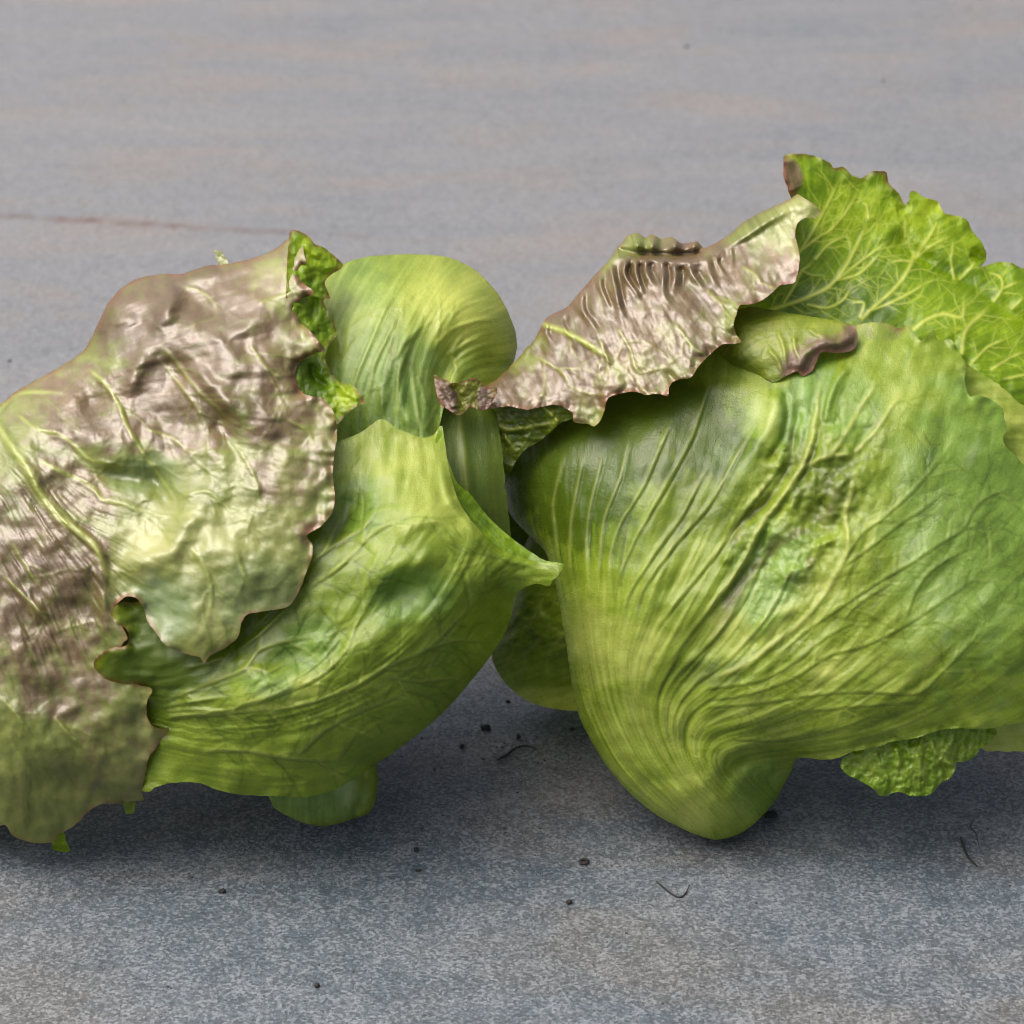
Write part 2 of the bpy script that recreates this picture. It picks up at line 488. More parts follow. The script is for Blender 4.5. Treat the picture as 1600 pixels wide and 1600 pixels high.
def leaf_material(name, dark, mid, light, vein, purple=(.060, .034, .016), purple2=(.155, .100, .060), edge=(.17, .055, .03),
                  trans=.32, transcol=(1.05, 1.0, .45), rough=.40, spec=.5, bump=.5, lo=.18, hi=.92, coat=0.):
    m, t, N, L = new_mat(name); M, mix, rng, scale, nz, voro = helpers(t, N, L)
    mk = N('ShaderNodeAttribute', attribute_name='mask'); pl = N('ShaderNodeAttribute', attribute_name='plane')
    sp = N('ShaderNodeSeparateColor'); L(mk.outputs['Color'], sp.inputs[0])
    pur, vn, ed = sp.outputs[0], sp.outputs[1], sp.outputs[2]; tone = mk.outputs['Alpha']
    P = pl.outputs['Vector']
    n3 = nz(P, 30., 3., .65)
    tone = M('ADD', tone, M('MULTIPLY', M('SUBTRACT', n3, .5), .17))
    cr = N('ShaderNodeValToRGB'); L(tone, cr.inputs[0])
    cr.color_ramp.elements[0].position = lo; cr.color_ramp.elements[0].color = c4(*dark)
    cr.color_ramp.elements[1].position = hi; cr.color_ramp.elements[1].color = c4(*light)
    e = cr.color_ramp.elements.new(.52); e.color = c4(*mid)
    col = cr.outputs[0]
    cl = N('ShaderNodeAttribute', attribute_name='cool'); cs = N('ShaderNodeSeparateXYZ'); L(cl.outputs['Vector'], cs.inputs[0])
    col = mix(cs.outputs[0], col, mix(1.0, col, c4(.72, .98, 2.3), 'MULTIPLY'))
    pc = mix(rng(M('ADD', M('MULTIPLY', n3, .35), tone), .35, .95), c4(*purple), c4(*purple2))
    col = mix(M('MULTIPLY', pur, .9), col, pc)
    col = mix(M('MULTIPLY', vn, .8), col, c4(*vein))
    col = mix(ed, col, c4(*edge))
    bp = N('ShaderNodeBump'); bp.inputs['Strength'].default_value = bump; bp.inputs['Distance'].default_value = .0005; L(nz(P, 42., 2., .6), bp.inputs['Height'])
    pb = N('ShaderNodeBsdfPrincipled'); L(col, pb.inputs['Base Color']); L(bp.outputs[0], pb.inputs['Normal'])
    L(rng(n3, .3, .7, rough-.07, rough+.09), pb.inputs['Roughness'])
    pb.inputs['Specular IOR Level'].default_value = spec
    pb.inputs['Coat Weight'].default_value = coat; pb.inputs['Coat Roughness'].default_value = .32
    tr = N('ShaderNodeBsdfTranslucent')
    L(mix(1.0, col, c4(*transcol), 'MULTIPLY'), tr.inputs['Color'])
    ms = N('ShaderNodeMixShader'); L(M('MULTIPLY', M('SUBTRACT', 1., M('MULTIPLY', pur, .5)), trans), ms.inputs[0])
    L(pb.outputs[0], ms.inputs[1]); L(tr.outputs[0], ms.inputs[2])
    out = N('ShaderNodeOutputMaterial'); L(ms.outputs[0], out.inputs[0])
    return m

def stone_material():
    m, t, N, L = new_mat('quartzite'); M, mix, rng, scale, nz, voro = helpers(t, N, L)
    tc = N('ShaderNodeTexCoord'); O = tc.outputs['Object']
    band = nz(scale(O, (2.4, 11., 1.)), 1.6, 5., .62, .7)
    blot = nz(scale(O, (1.6, 4., 1.)), 3.6, 4., .6, .3)
    grain = nz(scale(O, (.85, 1., 1.)), 760., 2.5, .75)
    g3 = nz(O, 70., 3., .6)
    vc = N('ShaderNodeTexVoronoi', feature='F1'); L(scale(O, (.8, 1., 1.)), vc.inputs['Vector']); vc.inputs['Scale'].default_value = 980.
    vs = N('ShaderNodeSeparateColor'); L(vc.outputs['Color'], vs.inputs[0])
    grain = M('ADD', M('MULTIPLY', grain, .62), M('MULTIPLY', vs.outputs[0], .38))
    grain = M('ADD', grain, M('MULTIPLY', M('SUBTRACT', g3, .5), .35))
    sep = N('ShaderNodeSeparateXYZ'); L(O, sep.inputs[0])
    # slab colour blends from bluish and coarse near to paler and smoother farther on
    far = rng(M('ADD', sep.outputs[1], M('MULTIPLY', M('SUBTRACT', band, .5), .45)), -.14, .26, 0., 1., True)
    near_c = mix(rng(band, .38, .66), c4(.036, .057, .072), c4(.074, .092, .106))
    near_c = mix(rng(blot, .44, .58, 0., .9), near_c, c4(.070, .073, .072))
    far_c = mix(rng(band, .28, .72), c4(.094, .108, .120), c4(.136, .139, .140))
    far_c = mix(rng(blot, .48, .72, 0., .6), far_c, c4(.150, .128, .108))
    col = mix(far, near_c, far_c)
    col = mix(rng(g3, .36, .66, 0., .25), col, c4(.085, .088, .09))
    amt = rng(far, 0., 1., 1., .6)
    dk = M('MULTIPLY', rng(grain, .30, .50, 1., 0.), amt); lt = M('MULTIPLY', rng(grain, .50, .72, 0., 1.), amt)
    col = mix(M('MULTIPLY', dk, .66), col, c4(.020, .027, .031)); col = mix(M('MULTIPLY', lt, .5), col, c4(.20, .225, .24))
    # the rusty hairline far on the left
    ln = M('SUBTRACT', M('ADD', M('MULTIPLY', sep.outputs[0], LINE_K), LINE_B), sep.outputs[1])
    ln = M('ADD', ln, M('MULTIPLY', M('SUBTRACT', g3, .5), .012))
    lm = M('MULTIPLY', rng(M('ABSOLUTE', ln), .0, .0085, 1., 0., True), rng(sep.outputs[0], -.30, -.02, 1., 0.))
    lm = M('MULTIPLY', lm, rng(nz(scale(O, (1., .2, 1.)), 26., 3.), .42, .60, .12, 1.))
    col = mix(M('MULTIPLY', lm, 1.), col, c4(.060, .028, .022))
    b = M('ADD', M('MULTIPLY', grain, 1.2), M('MULTIPLY', g3, 1.6))
    bp = N('ShaderNodeBump'); bp.inputs['Strength'].default_value = .6; bp.inputs['Distance'].default_value = .0014; L(b, bp.inputs['Height'])
    pb = N('ShaderNodeBsdfPrincipled'); L(col, pb.inputs['Base Color']); L(bp.outputs[0], pb.inputs['Normal'])
    pb.inputs['Roughness'].default_value = .62; pb.inputs['Specular IOR Level'].default_value = .35
    out = N('ShaderNodeOutputMaterial'); L(pb.outputs[0], out.inputs[0])
    return m

_a = gpoint(20, 338); _b = gpoint(520, 368)
LINE_K = float((_b[1]-_a[1])/(_b[0]-_a[0])); LINE_B = float(_a[1]-LINE_K*_a[0])

# ------------------------------------------------------------------ the slab
def make_slab():
    nx, ny = 60, 60
    gx = np.linspace(-3, 3, nx); gy = np.linspace(-1.6, 6, ny)
    X, Y = np.meshgrid(gx, gy); Zz = np.zeros_like(X)
    V = np.stack([X, Y, Zz], -1).reshape(-1, 3)
    i = np.arange(nx*ny).reshape(ny, nx)
    F = np.stack([i[:-1, :-1], i[:-1, 1:], i[1:, 1:], i[1:, :-1]], -1).reshape(-1, 4)
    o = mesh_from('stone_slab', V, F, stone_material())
    o['kind'] = 'structure'; o['label'] = 'grey blue stone slab with fine grain under the lettuces'
make_slab()

GREEN = leaf_material('leaf_green', (.070, .118, .006), (.195, .285, .021), (.43, .50, .105), (.44, .49, .12), rough=.32, spec=.5, trans=.42)
GREEN_FRONT = leaf_material('leaf_front', (.065, .110, .006), (.205, .295, .022), (.46, .53, .12), (.42, .47, .12), purple=(.040, .042, .006), purple2=(.105, .110, .030), rough=.31, spec=.5, trans=.42)
BLUE = leaf_material('leaf_bluish', (.12, .18, .016), (.25, .335, .040), (.45, .51, .10), (.44, .49, .13), rough=.34, trans=.42)
PURPLE = leaf_material('leaf_purple', (.065, .086, .008), (.160, .195, .036), (.29, .31, .10), (.28, .34, .05), purple=(.046, .024, .009), purple2=(.122, .072, .038), rough=.38, spec=.72, trans=.28, bump=.2, coat=.08)
BRIGHT = leaf_material('leaf_bright', (.06, .13, .001), (.165, .285, .002), (.36, .49, .02), (.54, .62, .12), trans=.5, transcol=(1.15, 1.1, .2), rough=.36)
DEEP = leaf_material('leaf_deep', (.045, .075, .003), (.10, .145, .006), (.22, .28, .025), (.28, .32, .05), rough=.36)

# ================================================================== left lettuce
_b0 = gpoint(430, 1180)
left = empty('lettuce_head', _b0, 'lettuce at the left wrapped in a big bronze purple leaf cut by the frame', 'lettuce', 'two lettuce heads side by side on the stone')

def heart(parent, cx, cy, cdp, rx, ry, rd, mat, seed):
    """the tight ball inside the outer leaves"""
    nu, nv = 120, 70
    u = np.linspace(0, 2*pi, nu, endpoint=False); v = np.linspace(.02, pi-.02, nv)
    U, Vv = np.meshgrid(u, v)
    r = 1+.05*noise(np.cos(U)*2.2+3*np.cos(Vv), np.sin(U)*2.2+Vv, seed)+.03*np.abs(np.sin(U*4+Vv*2+noise(U, Vv*2, seed)))
    x = cx+rx*r*np.sin(Vv)*np.cos(U); y = cy-ry*r*np.cos(Vv); d = cdp+rd*r*np.sin(Vv)*np.sin(U)
    d = np.maximum(d, ground_d(np.minimum(y, 1390))+3)
    W = world(x, y, d).reshape(-1, 3); W[:, 2] = np.maximum(W[:, 2], .001)
    i = np.arange(nu*nv).reshape(nv, nu); j = np.roll(i, -1, 1)
    F = np.stack([i[:-1], j[:-1], j[1:], i[1:]], -1).reshape(-1, 4)
    n = len(W)
    col = np.tile([0, 0, 0, .3], (n, 1)); fl = np.stack([Vv.ravel()*3, U.ravel()*2, 0*U.ravel()], 1)
    pln = np.stack([x.ravel()/100, y.ravel()/100, d.ravel()/100], 1)
    return mesh_from('heart', W-np.array(parent.location), F, mat, parent, {'mask': ('FLOAT_COLOR', col), 'cool': ('FLOAT_VECTOR', fl*0), 'plane': ('FLOAT_VECTOR', pln)})

HEAD.update(c=150., k=.72)
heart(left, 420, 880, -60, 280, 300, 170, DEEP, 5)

# ---- round pale leaf at the back
lf = Leaf([(470, 470), (500, 440), (530, 415), (575, 401), (640, 397), (700, 402), (745, 424), (780, 462), (803, 510), (808, 540),
           (800, 570), (770, 600), (745, 610), (700, 625), (688, 660), (680, 690), (640, 700), (560, 710), (500, 700), (470, 600)],
          [(480, 460, -70), (530, 420, -95), (640, 402, -120), (740, 425, -110), (800, 520, -90), (790, 570, -70), (700, 470, 10), (600, 480, 15), (760, 510, -10),
           (540, 560, 60), (620, 580, 85), (670, 560, 60), (700, 560, 40), (690, 620, 70), (760, 590, -15), (560, 680, 100), (640, 690, 118), (690, 680, 105)],
          flow=[[(490, 700), (500, 600), (520, 500), (560, 420)], [(540, 700), (550, 600), (585, 500), (640, 410)], [(590, 700), (600, 620), (635, 520), (690, 420)],
                [(640, 700), (645, 620), (665, 540), (710, 470), (760, 450)], [(680, 690), (682, 620), (690, 570), (725, 520), (790, 490)], [(700, 625), (702, 590), (715, 570), (750, 550), (800, 540)]],
          step=2.5, seed=3, wrap=[(1, 10)], rough_edge=.3)
lf.crumple(4, 0, 1, flow=(.4, 1.4)); lf.crumple(1.0, 0, 2, flow=(.6, 4.))
lf.ridge([(683, 690), (683, 630), (690, 580), (720, 530), (775, 505)], 14, -20, .05, .6)
lf.ridge(Z(400, 360, 2.857, [(700, 900), (660, 800), (640, 650), (660, 500), (760, 400)]), 10, 9)
lf.ridge(Z(400, 360, 2.857, [(560, 840), (570, 700), (600, 560), (680, 400), (740, 300)]), 8, 6)
for q in [[(400, 800), (450, 650), (520, 480), (600, 300), (640, 200)], [(480, 820), (530, 600), (600, 450), (680, 280)], [(620, 840), (640, 640), (700, 470)], [(740, 900), (700, 650), (720, 520)], [(800, 520), (880, 440), (1000, 400), (1120, 400)], [(850, 560), (950, 500), (1050, 480)], [(900, 640), (880, 540), (940, 440)]]:
    lf.ridge(Z(400, 360, 2.857, q), 3.2, 3.0, .1, .4, .25)
lf.mask('pale', 720, 470, 120, 90, .38); lf.mask('pale', 600, 640, 90, 90, -.22); lf.mask('pale', 560, 450, 70, 60, .15)
lf.mask('cool', 600, 620, 110, 110, .55).mask('cool', 560, 480, 60, 90, .3)
lf.branches([[(520, 690), (530, 560), (570, 440)], [(600, 690), (610, 580), (650, 440)], [(665, 690), (668, 600), (700, 500)]], 40, (40, 110), ang=(8, 25), w=2.6, h=1.6, vein=.25, lvl=2, tone=.4)
lf.build('leaf', BLUE, left, wrapR=70, wrapback=190, look=dict(streak=.38, relief=.4))

# ---- inner leaf between the heads, its shade put into a darker green
lf = Leaf([(675, 600), (720, 600), (770, 640), (784, 700), (792, 780), (800, 860), (800, 930), (740, 900), (700, 780), (670, 690)],
          [(680, 610, 40), (760, 620, 0), (700, 700, 62), (740, 700, 55), (780, 720, 48), (790, 800, 40), (795, 900, 20), (740, 820, 60), (700, 780, 90)],
          flow=[[(700, 840), (690, 720), (690, 610)], [(740, 850), (730, 720), (720, 600)], [(790, 840), (775, 720), (760, 620)]], step=3, seed=4)
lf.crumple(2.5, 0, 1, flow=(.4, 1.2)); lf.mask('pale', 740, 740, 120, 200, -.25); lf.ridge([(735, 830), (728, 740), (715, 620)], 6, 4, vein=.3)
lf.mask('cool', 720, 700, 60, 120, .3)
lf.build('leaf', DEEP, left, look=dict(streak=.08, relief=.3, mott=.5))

# ---- small lobe under the head that touches the stone
lf = Leaf([(395, 1190), (420, 1245), (432, 1265), (470, 1284), (500, 1291), (530, 1287), (555, 1278), (578, 1270), (588, 1245), (590, 1205), (560, 1150), (450, 1150)],
          [(400, 1200, 0), (432, 1265, 30), (500, 1290, 22), (560, 1278, 12), (588, 1220, 0), (500, 1230, 60), (550, 1225, 35), (450, 1210, 55), (500, 1160, 60)],
          flow=[[(440, 1150), (440, 1270)], [(500, 1150), (505, 1290)], [(580, 1150), (580, 1270)]], step=2.5, seed=6, wrap=[(3, 10)], rough_edge=.3)
lf.ridge([(560, 1200), (566, 1240), (552, 1280)], 7, -12, .05, .05).ridge([(590, 1205), (560, 1215), (500, 1235), (440, 1235)], 12, 5)
lf.mask('pale', 545, 1235, 20, 25, .4).crumple(3, 30, 4)
lf.mask('cool', 500, 1240, 80, 50, .7)
lf.build('leaf', BLUE, left, wrapR=28, wrapback=60)

# ---- broad green leaf in front
O = Z(400, 360, 2.857, [(300, 960), (400, 930), (470, 900), (540, 850), (575, 845), (620, 880), (680, 905), (740, 925), (790, 915), (815, 880), (832, 875), (846, 971), (870, 1100), (916, 1228), (1000, 1340), (1095, 1424), (1190, 1462), (1286, 1484), (1372, 1492), (1350, 1540), (1322, 1565)])
O += Z(200, 760, 2.105, [(1400, 300), (1385, 328), (1350, 320), (1310, 330), (1275, 360), (1262, 420), (1240, 480), (1190, 560), (1120, 650), (1040, 740), (960, 810), (880, 870), (800, 925), (740, 965), (660, 1005), (580, 1022), (480, 1018), (380, 1015), (300, 1000), (230, 975), (150, 975), (90, 990), (60, 1005)])
O += [(190, 1215), (180, 1160), (190, 1130), (205, 1100), (215, 1080)]
O += Z(0, 800, 2.857, [(640, 780), (620, 772), (540, 765), (470, 745), (425, 700), (420, 665), (450, 630), (500, 605), (560, 597), (575, 560), (560, 520), (520, 500), (495, 460), (510, 425), (545, 400), (620, 400)])
O += [(300, 900), (420, 800), (470, 720)]
fl2 = [[(225, 1110), (300, 1125), (420, 1115), (520, 1080), (620, 1010), (700, 920), (740, 830), (720, 740), (690, 680)],
       [(225, 1095), (300, 1105), (400, 1085), (500, 1020), (560, 930), (610, 830), (640, 740), (640, 680)],
       [(230, 1080), (300, 1075), (370, 1045), (440, 970), (500, 880), (540, 790), (560, 700)],
       [(200, 1040), (270, 1030), (340, 985), (400, 900), (450, 820), (500, 740)],
       [(225, 1125), (320, 1145), (440, 1140), (540, 1110), (640, 1060), (730, 980), (800, 900), (870, 885)],
       [(225, 1150), (320, 1170), (440, 1175), (540, 1160), (640, 1110), (720, 1050), (790, 960)],
       [(225, 1180), (320, 1200), (440, 1215), (540, 1200), (640, 1150), (720, 1090)]]
lf = Leaf(O, [(200, 960, 262), (160, 1050, 278), (230, 1040, 250), (240, 1110, 218), (205, 1110, 205), (245, 1200, 175), (330, 1232, 180), (440, 1243, 180), (520, 1238, 165), (600, 1195, 135),
              (700, 1130, 110), (770, 1040, 110), (800, 950, 140), (300, 1060, 270), (400, 1100, 300), (350, 1180, 235), (500, 1180, 245), (500, 1060, 315), (600, 1080, 275), (600, 950, 320), (700, 980, 270),
              (700, 860, 285), (640, 800, 265), (760, 900, 265), (700, 760, 205), (760, 800, 175), (560, 780, 225), (600, 700, 170), (690, 690, 135), (560, 670, 150), (500, 760, 215), (450, 850, 245), (380, 960, 262), (300, 960, 258), (480, 980, 290),
              (870, 882, 225), (835, 860, 195), (830, 915, 215)],
          flow=fl2, step=2.2, seed=8, wrap=[(26, 33)], rough_edge=.35, seg=3.)
za = lambda p: Z(200, 760, 2.105, p)
lf.crumple(7, 95, 3).crumple(2.2, 0, 1, flow=(.6, 1.4)).crumple(.7, 0, 2, flow=(.8, 5.))
# hollows and bulges between the veins
lf.blob(*za([(430, 640)])[0], 45, 26, 20, 8).blob(*za([(560, 560)])[0], 55, 26, -16, -35).blob(*za([(930, 350)])[0], 42, 32, -17, -20).blob(*za([(800, 420)])[0], 20, 75, -9, 50)
lf.blob(*za([(900, 260)])[0], 60, 22, 13, -20).blob(*za([(1020, 100)])[0], 70, 60, 12).blob(*za([(620, 520)])[0], 20, 14, 9).blob(*za([(780, 830)])[0], 40, 14, 8, -30).blob(*za([(720, 100)])[0], 30, 45, -18, 30)
lf.blob(*za([(1130, 170)])[0], 28, 60, 9, -35).blob(575, 810, 22, 26, 12, 20)
main = [za(q) for q in [
    [(130, 700), (260, 650), (380, 600), (430, 540), (520, 510), (640, 492), (700, 500)],
    [(390, 595), (440, 605), (490, 640)],
    [(140, 755), (320, 735), (480, 690), (620, 630), (700, 560), (740, 480), (780, 390), (820, 320), (840, 280)],
    [(150, 760), (380, 740), (560, 720), (740, 660), (860, 590), (990, 530), (1060, 460), (1130, 390), (1190, 300), (1215, 240), (1190, 220), (1130, 225), (1100, 240)],
    [(850, 625), (950, 640), (1060, 630), (1130, 650)],
    [(990, 530), (1080, 505), (1180, 510)],
    [(250, 870), (380, 870), (500, 890), (640, 900), (760, 880)],
    [(560, 880), (650, 800), (760, 740), (880, 690), (960, 640)],
    [(600, 250), (700, 180), (780, 130), (820, 60), (815, 20)],
    [(600, 330), (700, 260), (800, 160), (880, 115), (940, 130), (935, 165)]]]
for k, q in enumerate(main):
    lf.ridge(q, 5.5, 2.4 if k in (0, 2, 3, 6) else 1.5, .03, .5, .4, 2.8)
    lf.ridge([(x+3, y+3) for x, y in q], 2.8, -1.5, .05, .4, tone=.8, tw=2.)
lf.branches(main, 38, (40, 130), w=2.4, h=-.5, vein=.0, lvl=2, tone=.6)
lf.branches(main, 60, (40, 100), w=2.6, h=.8, vein=.3)
lf.ridge(za([(170, 720), (330, 700), (560, 700)]), 16, 8, .1, .4)
for q in [[(120, 740), (200, 735), (330, 740)], [(120, 760), (220, 752), (340, 752)], [(130, 720), (230, 705), (320, 690)], [(320, 560), (260, 580), (180, 600)], [(360, 540), (440, 480), (520, 400), (600, 300)], [(430, 450), (500, 380), (590, 270)]]:
    lf.ridge(za(q), 3.5, 4, .1, .3, .2)
lf.ridge(za([(840, 200), (1000, 110), (1200, 210)]), 14, 7, .2, .2)
# folded right margin with its flap
lf.ruffle(9, 36, 22, (200, 1040, 150, 190)).ruffle(5, 50, 14)
lf.margin(.75, 5, (190, 1040, 120, 180)); lf.margin(.7, 5, (400, 985, 60, 50))
lf.mask('pale', 430, 1085, 80, 30, .42, -10).mask('pale', 690, 760, 90, 90, .34).mask('pale', 610, 700, 70, 60, .3).mask('pale', 340, 1010, 160, 70, -.4, -20).mask('pale', 220, 1060, 90, 120, -.45).mask('pale', 480, 870, 40, 130, -.3, 35).mask('pale', 640, 930, 60, 50, -.18)  # bulge highlight painted pale, shade under the purple leaf painted dark
lf.mask('cool', 640, 930, 70, 45, .7, -20).mask('cool', 480, 1010, 60, 40, .6, -20).mask('cool', 420, 1070, 40, 25, .5).mask('cool', 560, 790, 40, 50, .5)
lf.ridge([(688, 720), (702, 780), (752, 840), (790, 872), (850, 886)], 7, 6, .1, .1)
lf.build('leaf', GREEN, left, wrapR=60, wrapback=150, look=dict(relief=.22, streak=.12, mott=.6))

# ---- turned-back flap along its right margin
lf = Leaf([(690, 668), (694, 700), (704, 731), (716, 756), (736, 773), (757, 801), (785, 829), (816, 853), (848, 874), (872, 879), (880, 882), (868, 892), (830, 892), (780, 880), (740, 850), (705, 800), (685, 740), (680, 690)],
          [(690, 675, 120), (705, 735, 165), (757, 801, 158), (816, 853, 180), (872, 881, 222), (840, 890, 205), (760, 860, 215), (700, 770, 180)],
          flow=[[(690, 700), (720, 780), (800, 860), (870, 884)], [(690, 680), (735, 775), (810, 850), (872, 881)]], step=1.8, seed=10, rough_edge=.3, seg=3.)
lf.crumple(2.5, 30, 1).mask('pale', 760, 830, 120, 90, -.15)
lf.build('leaf_flap', BRIGHT, left, look=dict(relief=.3))

# ---- inner frill behind the scalloped edge
zf = lambda p: Z(420, 350, 4.571, p)
lf = Leaf(zf([(150, 60), (205, 45), (245, 65), (290, 90), (330, 145), (390, 165), (440, 205), (490, 245), (530, 295), (500, 330), (440, 365), (400, 420), (420, 480), (440, 530), (390, 545), (420, 620), (450, 690), (490, 780), (440, 850),
              (415, 900), (400, 960), (440, 1050), (500, 1125), (570, 1140), (620, 1170), (660, 1230), (685, 1275), (620, 1310), (560, 1350), (500, 1420), (440, 1440), (300, 1300), (150, 1100), (120, 700), (130, 300)]),
          [(455, 362, 40), (490, 390, 45), (535, 412, 20), (510, 450, 60), (470, 450, 95), (505, 500, 85), (525, 525, 80), (465, 520, 120), (500, 560, 120), (480, 600, 150), (530, 620, 150), (568, 630, 172), (530, 655, 165), (490, 650, 180)],
          flow=[[(450, 380), (450, 500), (470, 640)], [(500, 380), (490, 500), (510, 640)], [(540, 400), (530, 500), (570, 630)]], step=2, seed=9, rough_edge=.4, seg=3.)
lf.crumple(5, 28, 1)
for q, h in [([(230, 330), (330, 300), (440, 310), (520, 290)], 5), ([(280, 420), (380, 370), (470, 340)], -6), ([(330, 520), (320, 620), (310, 720)], -8), ([(300, 990), (330, 1100), (440, 1180)], -11), ([(470, 1130), (560, 1200), (660, 1270)], 8), ([(250, 130), (300, 200), (370, 230)], 6)]:
    lf.ridge(zf(q), 6, h, .1, .2)
lf.margin(.85, 4); lf.mask('pale', 480, 390, 18, 25, .4).mask('pale', 545, 620, 22, 18, .35).mask('pale', 490, 595, 24, 40, -.5)
lf.build('leaf', BRIGHT, left)

# ---- the big purple leaf: both halves, joined along its midrib
O = zf([(165, 90), (185, 110), (240, 145), (250, 200), (262, 280), (230, 310), (212, 350), (225, 400), (255, 430), (310, 468), (328, 498), (290, 512), (235, 535), (208, 590), (205, 650), (240, 715), (300, 770), (350, 830), (395, 880), (410, 908), (340, 920), (260, 955), (205, 1010), (188, 1080), (205, 1150), (245, 1210), (310, 1230), (370, 1240), (420, 1280), (460, 1340), (478, 1400)])
O += Z(0, 340, 2.857, [(1500, 900), (1505, 980), (1490, 1060), (1485, 1150), (1495, 1250), (1480, 1320), (1430, 1380), (1370, 1420), (1395, 1460), (1390, 1520), (1365, 1590)])
O += Z(0, 800, 2.857, [(1340, 340), (1290, 420), (1200, 440), (1110, 455), (1080, 490), (1060, 560), (1000, 610), (940, 640), (910, 675), (890, 650), (820, 630), (740, 595), (700, 545), (660, 490), (640, 430), (610, 385), (565, 378), (540, 395), (510, 425), (520, 470), (570, 560), (545, 590)])
O += Z(0, 860, 3.333, [(600, 600), (690, 690), (790, 720), (765, 790), (765, 860), (790, 910), (850, 930), (888, 925), (830, 1010), (775, 1080), (755, 1180), (738, 1250), (748, 1300), (700, 1305), (650, 1310), (600, 1320), (520, 1325), (460, 1360), (415, 1410), (360, 1450), (300, 1480), (280, 1520), (210, 1525), (120, 1510), (60, 1480), (20, 1430)])
O += [(-40, 1300), (-110, 1270), (-140, 1150), (-150, 950), (-140, 780), (-90, 690), (-40, 655), (0, 632), (20, 615), (60, 592), (95, 572), (130, 548), (150, 512), (168, 475), (190, 450), (215, 435), (255, 428), (285, 428), (320, 416), (350, 413), (390, 405), (425, 392), (452, 372)]
nO = len(O)
zb = lambda p: Z(0, 340, 2.857, p); zc = lambda p: Z(140, 400, 5.333, p); zd = lambda p: Z(0, 560, 5.333, p); ze = lambda p: Z(0, 860, 3.333, p)
fl3 = [[(-100, 640), (0, 630), (80, 560), (180, 470), (300, 430), (440, 390)],
       [(-100, 650), (20, 640), (110, 590), (200, 530), (300, 490), (400, 460), (480, 440)],
       [(-100, 655), (30, 655), (130, 625), (220, 590), (330, 580), (420, 570), (500, 560)],
       [(-100, 660), (40, 680), (140, 700), (240, 700), (340, 690), (430, 700), (520, 710)],
       [(-100, 665), (40, 700), (140, 760), (240, 790), (330, 800), (420, 820), (490, 840)],
       [(-100, 670), (30, 715), (120, 810), (220, 860), (320, 900), (400, 950)],
       [(-100, 680), (20, 720), (100, 820), (180, 900), (250, 970), (320, 1025)],
       [(-100, 700), (10, 740), (80, 840), (140, 930), (190, 1030), (250, 1130)],
       [(-110, 740), (-20, 800), (50, 900), (100, 1010), (150, 1120), (210, 1240)],
       [(-130, 820), (-60, 900), (0, 1000), (50, 1120), (90, 1220), (100, 1310)],
       [(-140, 950), (-100, 1050), (-60, 1150), (-20, 1300)]]
lf = Leaf(O, [(-150, 900, 130), (-100, 700, 70), (0, 640, 60), (60, 600, 30), (130, 555, 25), (170, 480, 0), (215, 440, -20), (300, 430, 10), (390, 410, 30), (450, 378, 45), (480, 420, 90), (475, 520, 150), (500, 550, 165), (470, 600, 190), (515, 680, 232), (520, 800, 275), (480, 870, 292),
              (300, 500, 120), (220, 520, 75), (380, 480, 120), (400, 580, 200), (300, 620, 190), (200, 620, 140), (120, 640, 120), (40, 680, 130), (150, 740, 195), (250, 780, 225), (350, 700, 240), (420, 760, 268), (330, 830, 300), (430, 880, 305), (460, 920, 303), (380, 970, 312), (320, 1030, 318), (250, 1000, 312), (200, 935, 290), (180, 940, 272),
              (100, 830, 235), (0, 760, 180), (0, 900, 235), (100, 950, 250), (170, 1000, 250), (60, 1080, 265), (150, 1060, 248), (220, 1090, 232), (262, 1140, 215), (225, 1240, 150), (150, 1200, 205), (0, 1150, 250), (100, 1290, 115), (40, 1310, 105), (0, 1290, 120), (-100, 1250, 90), (-140, 1100, 150)],
          flow=fl3, step=2.2, seed=12, wrap=[(nO-23, nO-1)], rough_edge=.5, seg=3.)
lf.crumple(8, 80, 3)
# wrinkles of the bronze, blistered part
lf.crumple(2.0, 90, 4, ridged=True, region=(230, 600, 300, 250, 0)).crumple(.5, 24, 5, region=(190, 600, 200, 180, -30)).crumple(.9, 12, 15, ridged=True, region=(130, 620, 110, 90, -30))
lf.crumple(2.2, 0, 6, flow=(.4, 2.4), ridged=True, region=(30, 920, 190, 230, 40)).crumple(1.8, 0, 7, flow=(.9, 6.), ridged=True, region=(40, 900, 200, 220, 40))
lf.crumple(1.1, 0, 18, flow=(.35, 3.), ridged=True, region=(270, 560, 230, 190, 0)).crumple(.9, 0, 8, flow=(.4, 5.), ridged=True, region=(430, 660, 130, 170, 0)).crumple(.7, 22, 9)
